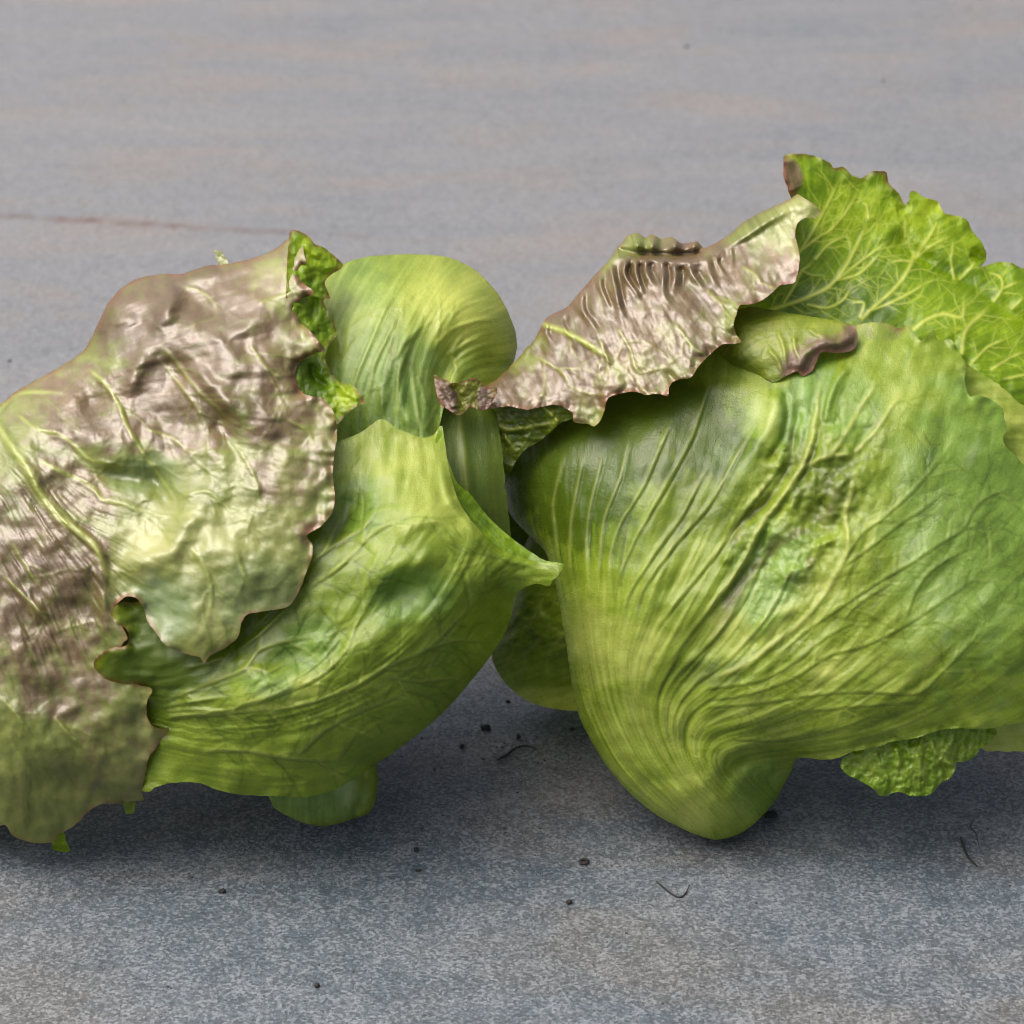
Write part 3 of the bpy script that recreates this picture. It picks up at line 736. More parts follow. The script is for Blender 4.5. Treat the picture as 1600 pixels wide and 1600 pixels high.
# traced folds: ridges are pale and catch the light, the hollows hold the shade
for q, wd, h in [(zc([(760, 250), (690, 380), (620, 520), (500, 640)]), 13, 22), (zc([(1500, 40), (1250, 90), (1000, 150), (800, 200), (500, 190)]), 10, 10), (zc([(520, 760), (420, 900), (360, 1050), (350, 1250)]), 14, 20),
                 (zc([(780, 860), (950, 1020), (1090, 1160), (1190, 1300), (1220, 1440)]), 13, 18), (zc([(1120, 680), (1280, 600), (1450, 520), (1590, 400)]), 13, 13), (zc([(60, 640), (250, 540), (450, 520)]), 9, 9), (zc([(100, 430), (350, 360), (560, 330)]), 8, 7),
                 (zb([(960, 1150), (900, 1280), (820, 1390), (760, 1490), (560, 1540), (460, 1520)]), 17, 17), (ze([(490, 0), (520, 120), (540, 260), (545, 400), (540, 500)]), 9, 13), (ze([(0, 100), (120, 230), (250, 360), (320, 430)]), 7, 7), (ze([(260, 860), (360, 830), (470, 780)]), 7, 5), (ze([(270, 870), (380, 980), (470, 1060)]), 5, 4)]:
    lf.ridge(q, wd*1.1, h*.8, .35, .45)
for x, y, rx, ry, h, a in [(320, 480, 45, 26, -24, 25), (280, 585, 34, 30, -17, 0), (265, 650, 48, 34, -22, 30), (345, 665, 17, 36, -20, -25), (245, 755, 18, 34, -26, -35), (190, 745, 40, 14, -17, 10), (150, 690, 36, 22, 10, 20), (150, 630, 20, 16, -14, 0), (395, 640, 60, 22, 9, 10),
                           (240, 955, 48, 34, -24, 30), (120, 950, 26, 20, -12, 0), (70, 1090, 60, 26, -14, 15), (90, 1030, 50, 40, -10, 0), (150, 1240, 60, 20, -13, 30), (180, 1120, 50, 60, 9, 0), (395, 880, 70, 50, 10, 0), (410, 450, 40, 25, -8, 0), (200, 480, 60, 14, 8, -10)]:
    lf.blob(x, y, rx*1.1, ry*1.1, h*1.1, a)
mid3 = zd([(-80, 480), (0, 590), (130, 780), (250, 960), (350, 1150), (500, 1330), (680, 1460), (800, 1580)])+ze([(560, 130), (640, 245)])
V3 = [zd([(740, 90), (880, 210), (990, 380), (1060, 560), (1180, 760), (1330, 980), (1440, 1140), (1480, 1330)]), zd([(150, 470), (310, 590), (480, 630), (600, 700), (740, 830), (950, 900), (1200, 970)]),
      zd([(330, 850), (480, 930), (640, 1000), (780, 1080), (870, 1180), (1050, 1220), (1250, 1300), (1450, 1350)]), zd([(-20, 450), (100, 310), (250, 280), (420, 285), (600, 310)])]
lf.ridge(mid3, 9, 8, .0, .3, .85, 5.5)
for k, q in enumerate(V3):
    lf.ridge(q, 5.5, 5, .05, .35, .75, 3.)
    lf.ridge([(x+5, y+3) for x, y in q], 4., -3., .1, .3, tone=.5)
W3 = [zc([(600, 750), (720, 880), (830, 1030), (960, 1180), (1100, 1300), (1170, 1500)]), zc([(780, 260), (900, 280), (1000, 350), (1060, 470), (1060, 570)]), zb([(1030, 990), (1100, 1090), (1150, 1200), (1160, 1330)]), zb([(640, 940), (760, 980), (840, 1040), (940, 1070)]),
      zb([(1110, 560), (1200, 680), (1290, 740), (1300, 800)]), Z(0, 800, 2.857, [(850, 150), (930, 280), (945, 400), (905, 540)]), Z(0, 800, 2.857, [(1060, 190), (1100, 300), (1180, 380)]), zb([(800, 1250), (920, 1220), (1020, 1300), (1150, 1380)]), zb([(720, 640), (860, 820), (960, 1000)]),
      ze([(0, 120), (150, 260), (300, 420), (380, 450)]), ze([(60, -40), (160, 120), (260, 250)]), ze([(0, 760), (120, 900), (200, 1060)]), ze([(280, 860), (370, 970), (480, 1060)]), ze([(60, 1010), (160, 1150), (200, 1260)]), zb([(1150, 380), (1300, 340), (1380, 330)]), zb([(1280, 900), (1380, 960), (1400, 1060)])]
lf.veins(W3, 3.6, 2., .42, .1, .5, tone=.3)
lf.branches(V3+[mid3]+W3, 30, (30, 110), w=2.3, h=.8, vein=.25, lvl=2, tone=.5)
lf.ruffle(10, 34, 16, (500, 620, 90, 280)).ruffle(7, 40, 12, (240, 1150, 150, 200))
# edges roll back where the scallops turn
lf.ridge(zf([(262, 280), (215, 350), (255, 430)]), 6, -10, .1, .1).ridge(zf([(290, 512), (208, 600), (260, 730)]), 7, -14, .1, .1).ridge(zf([(380, 915), (215, 1000), (190, 1080), (250, 1215)]), 8, -18, .1, .1).ridge(Z(0, 800, 2.857, [(640, 430), (590, 380), (520, 420)]), 6, 9, .1, .1)
lf.margin(.75, 4.5).margin(.85, 7, (480, 600, 50, 250)).margin(.85, 6, (200, 960, 60, 60)).margin(.7, 5, (240, 1180, 60, 120)).margin(.5, 10, (490, 820, 40, 40))
for a in [(300, 500, 170, 100, 1., 0), (280, 620, 120, 100, 1., 20), (410, 600, 130, 110, .85, 10), (150, 640, 130, 80, .95, 0), (110, 760, 90, 50, .8, 30), (30, 900, 170, 150, .95, 40), (80, 1050, 110, 90, .75, 20), (170, 1180, 100, 110, .42, 30), (420, 430, 80, 60, .6, 0), (455, 700, 80, 120, .62, 0), (220, 470, 110, 60, .85, 0), (490, 830, 40, 30, .5, 0), (130, 880, 60, 60, .7, 40)]:
    lf.mask('purple', a[0], a[1], a[2], a[3], a[4], a[5])
for a in [(330, 880, 150, 120, .12, 0), (300, 830, 110, 60, .3, 0), (470, 640, 50, 160, .22, 0), (20, 1230, 80, 70, -.05, 0), (430, 420, 60, 60, .25, 0), (200, 840, 90, 40, .2, 20), (180, 1100, 90, 70, .12, 0), (90, 600, 90, 40, .2, -20), (180, 740, 80, 40, .1, 20)]:
    lf.mask('pale', *a)
lf.mask('cool', 240, 960, 70, 60, .6).mask('cool', 400, 930, 80, 60, .3).mask('cool', 230, 740, 60, 40, .4)
lf.build('leaf', PURPLE, left, wrapR=55, wrapback=260, look=dict(relief=.22, cell=24., mott=.9, streak=.2))['label'] = 'bronze purple outer leaf with scalloped edge'

# ---- curled green tips of its lower edge
lf = Leaf(ze([(220, 1400), (310, 1400), (345, 1515), (365, 1562), (320, 1570), (280, 1562), (270, 1520)]), [(85, 1290, 105), (110, 1328, 60), (82, 1328, 58)], step=1.5, seed=14, seg=2.)
lf.build('leaf_tip', BRIGHT, left)
lf = Leaf(ze([(630, 1270), (700, 1270), (704, 1350), (695, 1372), (660, 1374), (648, 1350)]), [(195, 1255, 130), (210, 1272, 120), (196, 1272, 120)], step=1.5, seed=15, seg=2.)
lf.build('leaf_tip', DEEP, left)
lf = Leaf(zb([(955, 145), (985, 148), (1005, 180), (1018, 205), (985, 210), (965, 180)]), [(337, 392, -60), (352, 410, -50), (342, 405, -55)], step=1.5, seed=16, seg=2.)
lf.build('leaf_tip', PURPLE, left)

# ================================================================== right lettuce
_b1 = gpoint(1200, 1230)
right = empty('lettuce_head', _b1, 'green lettuce at the right with a fat leaf base and bright ruffled back leaf', 'lettuce', 'two lettuce heads side by side on the stone')
HEAD.update(c=60., k=.70)
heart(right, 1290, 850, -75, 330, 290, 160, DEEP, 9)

# ---- added leaf filling the gap between the heads, its shade painted dark green
lf = Leaf([(745, 640), (800, 600), (880, 600), (930, 700), (930, 900), (880, 960), (820, 950), (775, 880), (755, 760)],
          [(750, 650, -240), (860, 610, -250), (920, 750, -190), (910, 900, -190), (830, 930, -240), (770, 850, -240), (830, 760, -200)],
          flow=[[(790, 940), (770, 800), (760, 650)], [(840, 940), (830, 800), (820, 620)], [(900, 940), (900, 800), (890, 620)]], step=4, seed=20, wrap=[(6, 9)])
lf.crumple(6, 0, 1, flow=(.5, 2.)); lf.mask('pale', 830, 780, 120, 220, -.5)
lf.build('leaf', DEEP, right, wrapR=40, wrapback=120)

# ---- dark rounded leaf low at the back left
lf = Leaf([(880, 800), (825, 840), (808, 900), (806, 930), (795, 960), (778, 1000), (768, 1025), (780, 1055), (800, 1078), (830, 1098), (865, 1107), (905, 1110), (960, 1090), (960, 860)],
          [(880, 810, -60), (830, 850, -90), (880, 890, -40), (806, 930, -100), (770, 1025, -200), (800, 1075, -225), (865, 1106, -240), (920, 1108, -230), (850, 1000, -70), (900, 960, -20), (940, 1050, -80), (840, 1070, -140)],
          flow=[[(950, 900), (860, 920), (790, 980)], [(950, 980), (870, 1000), (780, 1040)], [(950, 1060), (880, 1080), (830, 1095)]], step=2.5, seed=21, wrap=[(1, 12)], rough_edge=.3, scaled=False)
lf.crumple(4, 40, 1, ridged=True, region=(850, 1000, 110, 70)).crumple(1., 18, 2)
lf.branches([[(940, 960), (870, 990), (790, 1020)], [(920, 900), (860, 930), (800, 960)]], 24, (30, 70), w=2.4, h=1., vein=.3, lvl=2)
lf.mask('pale', 850, 1095, 90, 22, .5).mask('pale', 850, 990, 90, 70, -.12)
lf.build('leaf', GREEN, right, wrapR=25, wrapback=50, look=dict(relief=.3))

# ---- bright veined leaf standing at the back
zr = lambda p: Z(1100, 220, 3.2, p)
O = zr([(402, 75), (470, 65), (540, 72), (600, 95), (628, 110), (650, 135), (690, 130), (720, 150), (745, 175), (790, 185), (820, 165), (850, 150), (912, 158), (918, 200), (950, 240), (980, 270), (1000, 320), (1020, 305), (1030, 255), (1060, 255), (1110, 285), (1165, 300), (1190, 345), (1210, 365), (1270, 375), (1320, 400), (1340, 450), (1375, 490), (1405, 540), (1412, 590), (1385, 630), (1420, 620), (1480, 605), (1540, 612), (1600, 640)])
O += [(1660, 425), (1720, 480), (1740, 560), (1700, 640), (1640, 660)]+zr([(1600, 1330), (1530, 1290), (1430, 1230), (1350, 1180), (1305, 1120), (1250, 1060), (1150, 1040), (1000, 1010), (800, 990), (500, 980), (250, 960), (160, 900), (165, 800), (300, 650), (400, 480), (440, 330), (420, 240), (398, 180)])
fl4 = [zr(q) for q in [[(180, 880), (300, 740), (420, 520), (480, 300), (440, 100)], [(300, 870), (480, 620), (600, 400), (690, 170)], [(400, 860), (620, 700), (760, 500), (830, 330), (900, 180)],
                       [(600, 850), (750, 720), (860, 560), (960, 420), (1050, 270)], [(780, 890), (920, 760), (1040, 600), (1130, 480), (1250, 400)], [(900, 930), (1080, 820), (1190, 700), (1290, 600), (1400, 550)],
                       [(1050, 940), (1250, 860), (1400, 740), (1500, 660)], [(1200, 1000), (1400, 900), (1600, 760)], [(1290, 1080), (1480, 1000), (1700, 880)], [(1330, 1140), (1500, 1150), (1750, 1080)]]]
lf = Leaf(O, [(1225, 245, -95), (1240, 290, -70), (1290, 250, -130), (1380, 275, -150), (1420, 310, -160), (1500, 350, -160), (1540, 400, -160), (1600, 415, -150), (1700, 480, -120), (1250, 400, -40), (1320, 360, -95), (1160, 500, 0), (1300, 490, -10), (1330, 430, -45),
              (1420, 400, -95), (1420, 470, -15), (1480, 430, -80), (1500, 500, 10), (1560, 480, -60), (1600, 540, -10), (1500, 560, 45), (1560, 590, 65), (1600, 630, 75), (1700, 600, 40), (1400, 520, 25)],
          flow=fl4, step=1.7, seed=23, rough_edge=.7, seg=3.)
lf.crumple(5, 65, 1).crumple(.6, 26, 2)
A4 = [zr(q) for q in [
    [(480, 550), (540, 460), (600, 350), (650, 250), (690, 160)], [(470, 560), (560, 490), (640, 440), (720, 340), (770, 250), (775, 200)], [(260, 870), (380, 830), (500, 790), (630, 725), (700, 640), (760, 530), (810, 420), (825, 390), (900, 350)], [(822, 390), (815, 330), (790, 300)],
    [(640, 715), (760, 620), (840, 560), (950, 480)], [(660, 700), (780, 660), (900, 540)], [(790, 890), (850, 830), (930, 760), (1000, 680), (1045, 590), (1040, 530), (980, 480)], [(1055, 590), (1130, 530), (1200, 490), (1240, 480)], [(1045, 600), (960, 600), (920, 620)],
    [(830, 850), (930, 810), (1030, 760), (1090, 720), (1130, 670)], [(780, 880), (800, 810), (720, 810)], [(400, 810), (450, 730), (490, 650), (560, 600)], [(520, 820), (620, 835), (700, 790), (750, 700)], [(1050, 940), (1120, 890), (1200, 865), (1290, 880), (1300, 780), (1320, 740)],
    [(1290, 1060), (1305, 960), (1350, 900), (1440, 820)], [(1300, 900), (1290, 870)], [(1330, 1120), (1420, 1030), (1530, 980)], [(1440, 1140), (1540, 1080), (1620, 1050)], [(1250, 690), (1235, 600), (1245, 520), (1240, 480)], [(1280, 690), (1330, 640), (1360, 590)], [(1005, 480), (1005, 370)], [(1060, 580), (1150, 440), (1170, 370)],
    [(1450, 800), (1490, 740), (1480, 680), (1400, 650)], [(1490, 740), (1580, 700)], [(560, 590), (620, 520), (700, 480), (760, 500)], [(1540, 840), (1600, 780)], [(1500, 1190), (1600, 1170), (1700, 1150)]]]
for k, q in enumerate(A4):
    big = k in (2, 6, 13, 14)
    lf.ridge(q, 4.6 if big else 3.4, 1.8 if big else 1.2, .0, .35, 1. if big else .95, 3.0 if big else 2.1)
lf.branches(A4, 30, (25, 80), ang=(30, 60), w=1.7, h=.3, vein=.55, lvl=2)
lf.branches(A4, 26, (15, 45), ang=(40, 75), w=1.8, h=.4, vein=.35, lvl=1)
# the long shaded groove across and the puckered rim
lf.ridge(zr([(930, 450), (1040, 560), (1180, 640), (1320, 720), (1460, 830), (1600, 900), (1750, 960)]), 16, -22, .1, .05)
lf.ridge(zr([(1330, 560), (1400, 600), (1400, 640)]), 8, -14, .1, .1).ridge(zr([(960, 250), (1010, 330), (960, 350)]), 7, -12, .1, .1)
lf.ruffle(7, 34, 20).margin(.8, 5, (1250, 270, 60, 60)).margin(.8, 5, (1340, 285, 90, 50)).margin(.35, 3)
lf.ridge(zr([(402, 90), (410, 180), (450, 260)]), 12, 12, .1, .1)
lf.mask('purple', 1236, 272, 20, 36, 1., -10, .2).mask('pale', 1480, 360, 90, 60, .25).mask('pale', 1300, 470, 120, 40, -.4).mask('pale', 1330, 330, 80, 50, .1)
lf.build('leaf', BRIGHT, right, look=dict(relief=.3, net=1.))

# ---- pale leaf behind the right edge
lf = Leaf([(1490, 560), (1520, 575), (1560, 600), (1610, 640), (1700, 660), (1760, 800), (1760, 1050), (1740, 1180), (1640, 1180), (1600, 1174), (1560, 1174), (1530, 1168), (1480, 1100), (1450, 900)],
          [(1500, 580, 100), (1600, 640, 100), (1740, 700, 60), (1560, 720, 130), (1740, 950, 120), (1740, 1170, 60), (1600, 1172, 90), (1540, 1165, 100), (1500, 900, 160)], step=4, seed=25)
lf.crumple(5, 60, 1).mask('pale', 1600, 700, 80, 120, .4).mask('pale', 1600, 1150, 100, 50, .45)
lf.build('leaf', GREEN, right)

# ---- crinkled leaf showing under the front leaf
zs = lambda p: Z(1280, 1080, 5., p)
lf = Leaf(zs([(250, 480), (190, 520), (165, 580), (190, 630), (250, 670), (320, 700), (390, 740), (440, 780), (460, 810), (520, 820), (580, 795), (640, 790), (700, 815), (770, 822), (840, 815), (900, 780), (950, 720), (1030, 670), (1065, 610), (1070, 560), (1130, 550), (1210, 520), (1240, 480), (1260, 440), (1320, 410), (1360, 360), (1390, 330), (1380, 290), (1300, 200), (900, 150), (500, 250)]),
          [(1318, 1190, 175), (1330, 1210, 160), (1375, 1240, 150), (1440, 1243, 145), (1490, 1212, 150), (1530, 1175, 165), (1555, 1145, 180), (1400, 1180, 200), (1470, 1170, 200), (1420, 1130, 200)],
          flow=[zs(q) for q in [[(500, 300), (350, 450), (200, 600)], [(700, 300), (600, 550), (480, 800)], [(850, 300), (780, 560), (760, 810)], [(1050, 300), (1000, 480), (950, 720)], [(1250, 250), (1230, 350), (1230, 480)]]], step=1.8, seed=27, rough_edge=.5, seg=2.5)
lf.crumple(5, 26, 1, ridged=True).crumple(3, 0, 2, flow=(1., 2.))
for q, h in [([(590, 420), (620, 520), (600, 620)], 6), ([(430, 460), (460, 560), (560, 720)], 5), ([(760, 480), (800, 600), (830, 700)], 7), ([(940, 520), (1000, 560), (1060, 560)], 7), ([(700, 430), (760, 380), (800, 360)], -8), ([(960, 560), (1000, 640), (980, 690)], -7), ([(1070, 320), (1040, 400), (960, 500)], 6), ([(850, 380), (900, 460), (920, 520)], 6)]:
    lf.ridge(zs(q), 5, h, .1, .2, .25)
lf.ruffle(7, 20, 10).mask('pale', 1420, 1190, 60, 30, .1).margin(.0)
lf.build('leaf', leaf_material('leaf_crinkled', (.06, .13, .002), (.15, .26, .010), (.34, .44, .07), (.36, .45, .09), rough=.3, spec=.6, trans=.35), right, look=dict(relief=.4))

# ---- the great front leaf with its fat base
z7 = lambda p: Z(780, 600, 2.133, p); z8 = lambda p: Z(1100, 600, 2.286, p); z9 = lambda p: Z(1120, 560, 3.2, p); zt = lambda p: Z(1200, 480, 4., p)
O = [(1120, 1312), (1085, 1303), (1030, 1276), (985, 1240), (950, 1200), (925, 1160), (905, 1120), (895, 1080), (888, 1030), (880, 980), (872, 930), (862, 890), (850, 860), (820, 830), (795, 800), (786, 760), (800, 715), (840, 670), (900, 610), (980, 570), (1080, 530), (1180, 520), (1260, 520), (1320, 515)]
O += zt([(560, 110), (640, 95), (740, 100), (800, 128), (850, 125), (888, 110), (895, 150), (925, 180), (955, 212), (985, 185), (1005, 160), (1040, 140), (1055, 190), (1080, 210), (1140, 200), (1190, 270), (1230, 350), (1242, 390), (1228, 440), (1240, 510), (1262, 560), (1310, 550), (1370, 565), (1430, 600), (1468, 640), (1478, 700), (1492, 770), (1470, 810), (1480, 860), (1540, 920), (1600, 985)])
O += [(1660, 780), (1720, 880), (1740, 980), (1700, 1080), (1640, 1120)]+zs([(1600, 240), (1500, 260), (1420, 280), (1390, 290), (1340, 290), (1280, 300), (1180, 295), (1080, 290), (960, 300), (860, 330), (760, 365), (640, 385), (560, 395), (500, 420), (430, 440), (350, 455), (270, 470), (200, 500), (120, 530), (0, 535)])
O += [(1262, 1184), (1245, 1186), (1236, 1205), (1222, 1232), (1205, 1260), (1180, 1286), (1155, 1303)]
nR = len(O)
flR = [[(1060, 1290), (960, 1200), (908, 1090), (888, 980), (872, 890), (850, 800), (840, 720)],
       [(1082, 1292), (988, 1200), (940, 1110), (917, 1000), (905, 900), (890, 800), (885, 690)],
       [(1100, 1290), (1015, 1200), (972, 1110), (955, 1020), (968, 930), (985, 830), (1010, 740), (1040, 620)],
       [(1115, 1287), (1040, 1200), (1000, 1120), (992, 1050), (1025, 960), (1070, 860), (1115, 760), (1150, 620)],
       [(1128, 1283), (1060, 1205), (1030, 1140), (1032, 1080), (1080, 1000), (1140, 900), (1190, 800), (1220, 720), (1240, 620)],
       [(1138, 1280), (1075, 1208), (1052, 1150), (1058, 1100), (1110, 1040), (1170, 960), (1230, 840), (1270, 740), (1300, 600), (1320, 540)],
       [(1147, 1276), (1088, 1208), (1070, 1158), (1082, 1118), (1140, 1075), (1220, 1010), (1290, 920), (1330, 800), (1370, 680), (1420, 560)],
       [(1155, 1272), (1100, 1208), (1086, 1168), (1102, 1135), (1165, 1108), (1260, 1055), (1340, 970), (1420, 860), (1490, 740), (1520, 640)],
       [(1163, 1267), (1113, 1208), (1102, 1178), (1122, 1150), (1190, 1128), (1300, 1075), (1400, 990), (1490, 900), (1570, 800), (1600, 760)],
       [(1172, 1260), (1126, 1210), (1118, 1188), (1145, 1165), (1230, 1148), (1350, 1105), (1460, 1035), (1560, 940), (1650, 860)],
       [(1182, 1252), (1142, 1210), (1140, 1196), (1180, 1178), (1290, 1165), (1400, 1135), (1500, 1085), (1600, 1010), (1700, 960)],
       [(1195, 1240), (1165, 1212), (1170, 1202), (1220, 1188), (1320, 1180), (1430, 1155), (1540, 1130), (1640, 1080)]]
lf = Leaf(O, [(1120, 1308, 72), (1060, 1285, 72), (985, 1235, 75), (925, 1150, 80), (895, 1060, 72), (878, 950, 60), (862, 890, 50), (795, 800, -60), (800, 720, -60), (900, 620, -10), (1080, 540, 40), (1200, 525, 60), (1320, 520, 85), (1430, 520, 95), (1500, 560, 125), (1560, 650, 170), (1600, 760, 210), (1720, 900, 210), (1700, 1070, 190),
              (1100, 1260, 105), (1050, 1210, 130), (990, 1130, 150), (950, 1020, 175), (930, 920, 165), (900, 800, 110), (880, 720, 70), (1000, 800, 205), (1000, 680, 140), (1100, 900, 255), (1120, 740, 215), (1200, 620, 160), (1250, 850, 285), (1280, 700, 240), (1400, 600, 185), (1400, 750, 275), (1500, 700, 245), (1550, 850, 290), (1400, 900, 315), (1250, 1000, 290),
              (1080, 1040, 230), (1080, 1120, 205), (1150, 1110, 245), (1300, 1090, 290), (1450, 1020, 310), (1600, 1000, 290), (1550, 1140, 235), (1450, 1160, 230), (1330, 1185, 205), (1245, 1180, 170), (1180, 1170, 190), (1130, 1200, 165), (1180, 1230, 100), (1230, 1210, 75), (1150, 1280, 85)],
          flow=flR, step=2.2, seed=31, wrap=[(nR-6, nR), (0, 15)], rough_edge=.3, seg=3.)
lf.crumple(7, 110, 3).crumple(3.5, 0, 1, flow=(.4, 1.2)).crumple(1.6, 0, 2, flow=(.4, 3.), region=(960, 850, 260, 360)).crumple(.8, 0, 5, flow=(.5, 9.), region=(1040, 1040, 260, 330))
# swirl grooves round the base
for k in range(3, 11):
    lf.ridge(flR[k][1:5], 4.2, 1.5 if k % 2 else -1.5, .2, .3, .25 if k % 2 else 0, tone=0 if k % 2 else .6)
fine = []
for k in range(len(flR)-1):
    a_, _ = catmull(flR[k], 20.); b_, _ = catmull(flR[k+1], 20.)
    for z in range(5):
        f = (z+lf.rng.uniform(.1, .9))/5; n = 40
        ia = np.linspace(0, len(a_)-1, n); ib = np.linspace(0, len(b_)-1, n)
        pa = np.stack([np.interp(ia, np.arange(len(a_)), a_[:, c]) for c in (0, 1)], 1); pb_ = np.stack([np.interp(ib, np.arange(len(b_)), b_[:, c]) for c in (0, 1)], 1)
        q = pa*(1-f)+pb_*f; i0 = int(lf.rng.uniform(2, 18)); i1 = min(n, i0+int(lf.rng.uniform(10, 20)))
        fine.append(q[i0:i1:3])
for q in fine:
    if len(q) > 2: lf.ridge(q, 2.6, lf.rng.choice((-.8, .7)), .35, .5, lf.rng.choice((0, .3)), 2., tone=lf.rng.choice((.0, .4, .6)), tw=1.9)
lf.ridge([(1245, 1186), (1200, 1182), (1160, 1192), (1135, 1215), (1140, 1245)], 13, -14, .1, .2)
lf.blob(1190, 1235, 40, 30, -10, -30)
# ribs traced from the fan
A = z9([(-60, 1280), (0, 1200), (80, 1100), (160, 980), (200, 880), (250, 790), (330, 690), (400, 580), (450, 480), (480, 370), (500, 250), (515, 150), (522, 60)])
B = z9([(410, 572), (470, 520), (560, 490), (690, 476)])
B1 = z9([(0, 1590), (130, 1540), (250, 1450), (350, 1380), (450, 1290), (540, 1180), (600, 1070), (650, 960), (655, 880), (640, 790), (670, 680), (685, 560), (690, 478)])
C = z9([(570, 485), (640, 390), (680, 310), (720, 240), (780, 150), (800, 90)]); Dd = z9([(690, 476), (760, 400), (830, 310), (880, 230), (930, 170)])
pale_v = [A, B, B1, C, Dd]
for q, wd, h in zip(pale_v, (6, 5, 5.5, 4.2, 4), (4, 3.2, 3.2, 2.4, 2.4)):
    lf.ridge(q, wd, h, .04, .2, .75, wd*.75)
lf.ridge([(x+9, y+4) for x, y in A], 6, -6, .1, .3, tone=.4, tw=4.)
dark_v = [z8(q) for q in [
    [(500, 640), (560, 540), (640, 480), (740, 390), (820, 300), (870, 240), (900, 170)], [(500, 650), (600, 580), (700, 500), (780, 450), (860, 380), (900, 340)], [(250, 980), (370, 880), (500, 790), (620, 710), (740, 640), (860, 560), (960, 510), (1060, 515), (1143, 480)],
    [(0, 1130), (150, 1110), (300, 1060), (450, 970), (560, 940), (650, 900), (740, 850), (860, 770), (960, 700), (1030, 620), (1080, 570)], [(725, 830), (760, 740), (810, 670), (900, 610), (1000, 570)], [(0, 1155), (200, 1140), (400, 1110), (560, 1100), (760, 1105), (850, 1030), (920, 960), (990, 880), (1005, 830), (1000, 790), (1080, 780), (1143, 760)],
    [(100, 1270), (300, 1270), (460, 1235), (560, 1200), (700, 1120)], [(930, 520), (970, 440), (1020, 400), (1100, 370)], [(0, 1090), (200, 1060), (330, 990), (430, 910), (540, 850), (640, 830)], [(350, 1170), (560, 1150), (700, 1140), (840, 1130)], [(500, 840), (560, 780), (700, 690)]]]
for q in dark_v:
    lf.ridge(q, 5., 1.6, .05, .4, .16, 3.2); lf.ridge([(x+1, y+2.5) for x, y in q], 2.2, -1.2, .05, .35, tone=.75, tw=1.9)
left_v = [z7(q) for q in [[(255, 720), (235, 600), (240, 450), (265, 320)], [(330, 760), (330, 600), (350, 450), (400, 320), (420, 230)], [(400, 800), (395, 660), (440, 540), (500, 430), (560, 330), (640, 180), (680, 60)], [(440, 850), (470, 700), (580, 540), (700, 400), (790, 240)],
                          [(480, 930), (520, 820), (620, 690), (740, 540), (820, 420), (900, 320)], [(540, 960), (620, 850), (740, 700), (830, 560)], [(300, 720), (290, 560), (300, 420), (330, 300)], [(380, 760), (365, 600), (400, 470), (480, 340), (540, 200)], [(420, 830), (420, 720), (520, 560), (600, 450), (660, 340)], [(560, 1000), (700, 860), (800, 740), (860, 620)], [(205, 640), (190, 520), (180, 400), (200, 300)], [(600, 1030), (760, 920), (900, 760), (960, 640)]]]
for k, q in enumerate(left_v):
    q = q+[(q[-1][0]+(q[-1][0]-q[-2][0])*.8, q[-1][1]+(q[-1][1]-q[-2][1])*.8)]
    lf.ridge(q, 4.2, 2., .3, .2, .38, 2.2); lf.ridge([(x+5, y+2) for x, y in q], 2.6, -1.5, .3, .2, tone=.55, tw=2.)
lf.branches(pale_v+dark_v, 36, (40, 120), w=2.3, h=-.4, vein=0, lvl=2, tone=.4); lf.branches(dark_v, 50, (40, 110), w=2.4, h=.6, vein=.18)
# folds in the middle
lf.ridge(z9([(290, 150), (300, 250), (250, 380), (160, 500), (60, 660), (-20, 780)]), 17, 12, .1, .3).ridge(z9([(340, 160), (352, 280), (330, 400), (240, 540)]), 6, -8, .1, .2)
lf.ridge(z9([(420, 200), (390, 350), (370, 500), (310, 640), (220, 740), (100, 850), (0, 950)]), 9, -10, .1, .2)
lf.ridge(z9([(650, 40), (600, 120), (560, 220), (540, 330)]), 8, 9, .1, .2)
lf.blob(*z9([(500, 780)])[0], 34, 42, -14, 20).blob(*z9([(280, 980)])[0], 22, 40, -12, 40)
for x, y, r, h in [(510, 935, 9, 8), (560, 915, 8, 7), (400, 1065, 13, 10), (465, 1035, 8, 8), (430, 1090, 6, 6), (240, 1340, 20, 7), (350, 1270, 14, 8), (190, 1420, 10, -5), (45, 1010, 8, 5), (620, 620, 12, 6), (340, 450, 5, 5), (310, 540, 6, 5)]:
    lf.blob(*z9([(x, y)])[0], r, r*.75, h, -35)
lf.crumple(1.1, 15, 6, region=(1235, 830, 95, 170, 25)).crumple(7, 44, 7, region=(1260, 780, 110, 200, 25))
lf.blob(1475, 985, 60, 22, 8, -30).blob(1500, 900, 80, 40, -6, -30).blob(1180, 1145, 80, 12, -7, -10).blob(1420, 700, 70, 30, -7, -35)
lf.ruffle(8, 34, 16, (1480, 600, 120, 130)).ruffle(5, 26, 10, (1450, 1160, 170, 40))
lf.margin(.55, 6, (1370, 515, 60, 30))
lf.mask('purple', 1285, 790, 40, 70, .45, 20)
for q, w_, a_ in [([(0, 1330), (150, 1100), (260, 960), (400, 870), (590, 850)], 13, .95), ([(420, 830), (520, 790), (590, 700), (640, 600)], 17, .75), ([(430, 580), (490, 640), (510, 760)], 13, .7), ([(390, 260), (365, 500), (290, 670), (120, 830), (0, 960)], 9, .7), ([(300, 560), (180, 760), (20, 1000)], 8, .6), ([(330, 1100), (420, 1080), (500, 960)], 9, .7), ([(-60, 1420), (60, 1280), (180, 1130)], 9, .6)]:
    lf.strip('purple', z9(q), w_, a_*.8)
lf.mask('purple', 1190, 720, 16, 80, .35, 25)
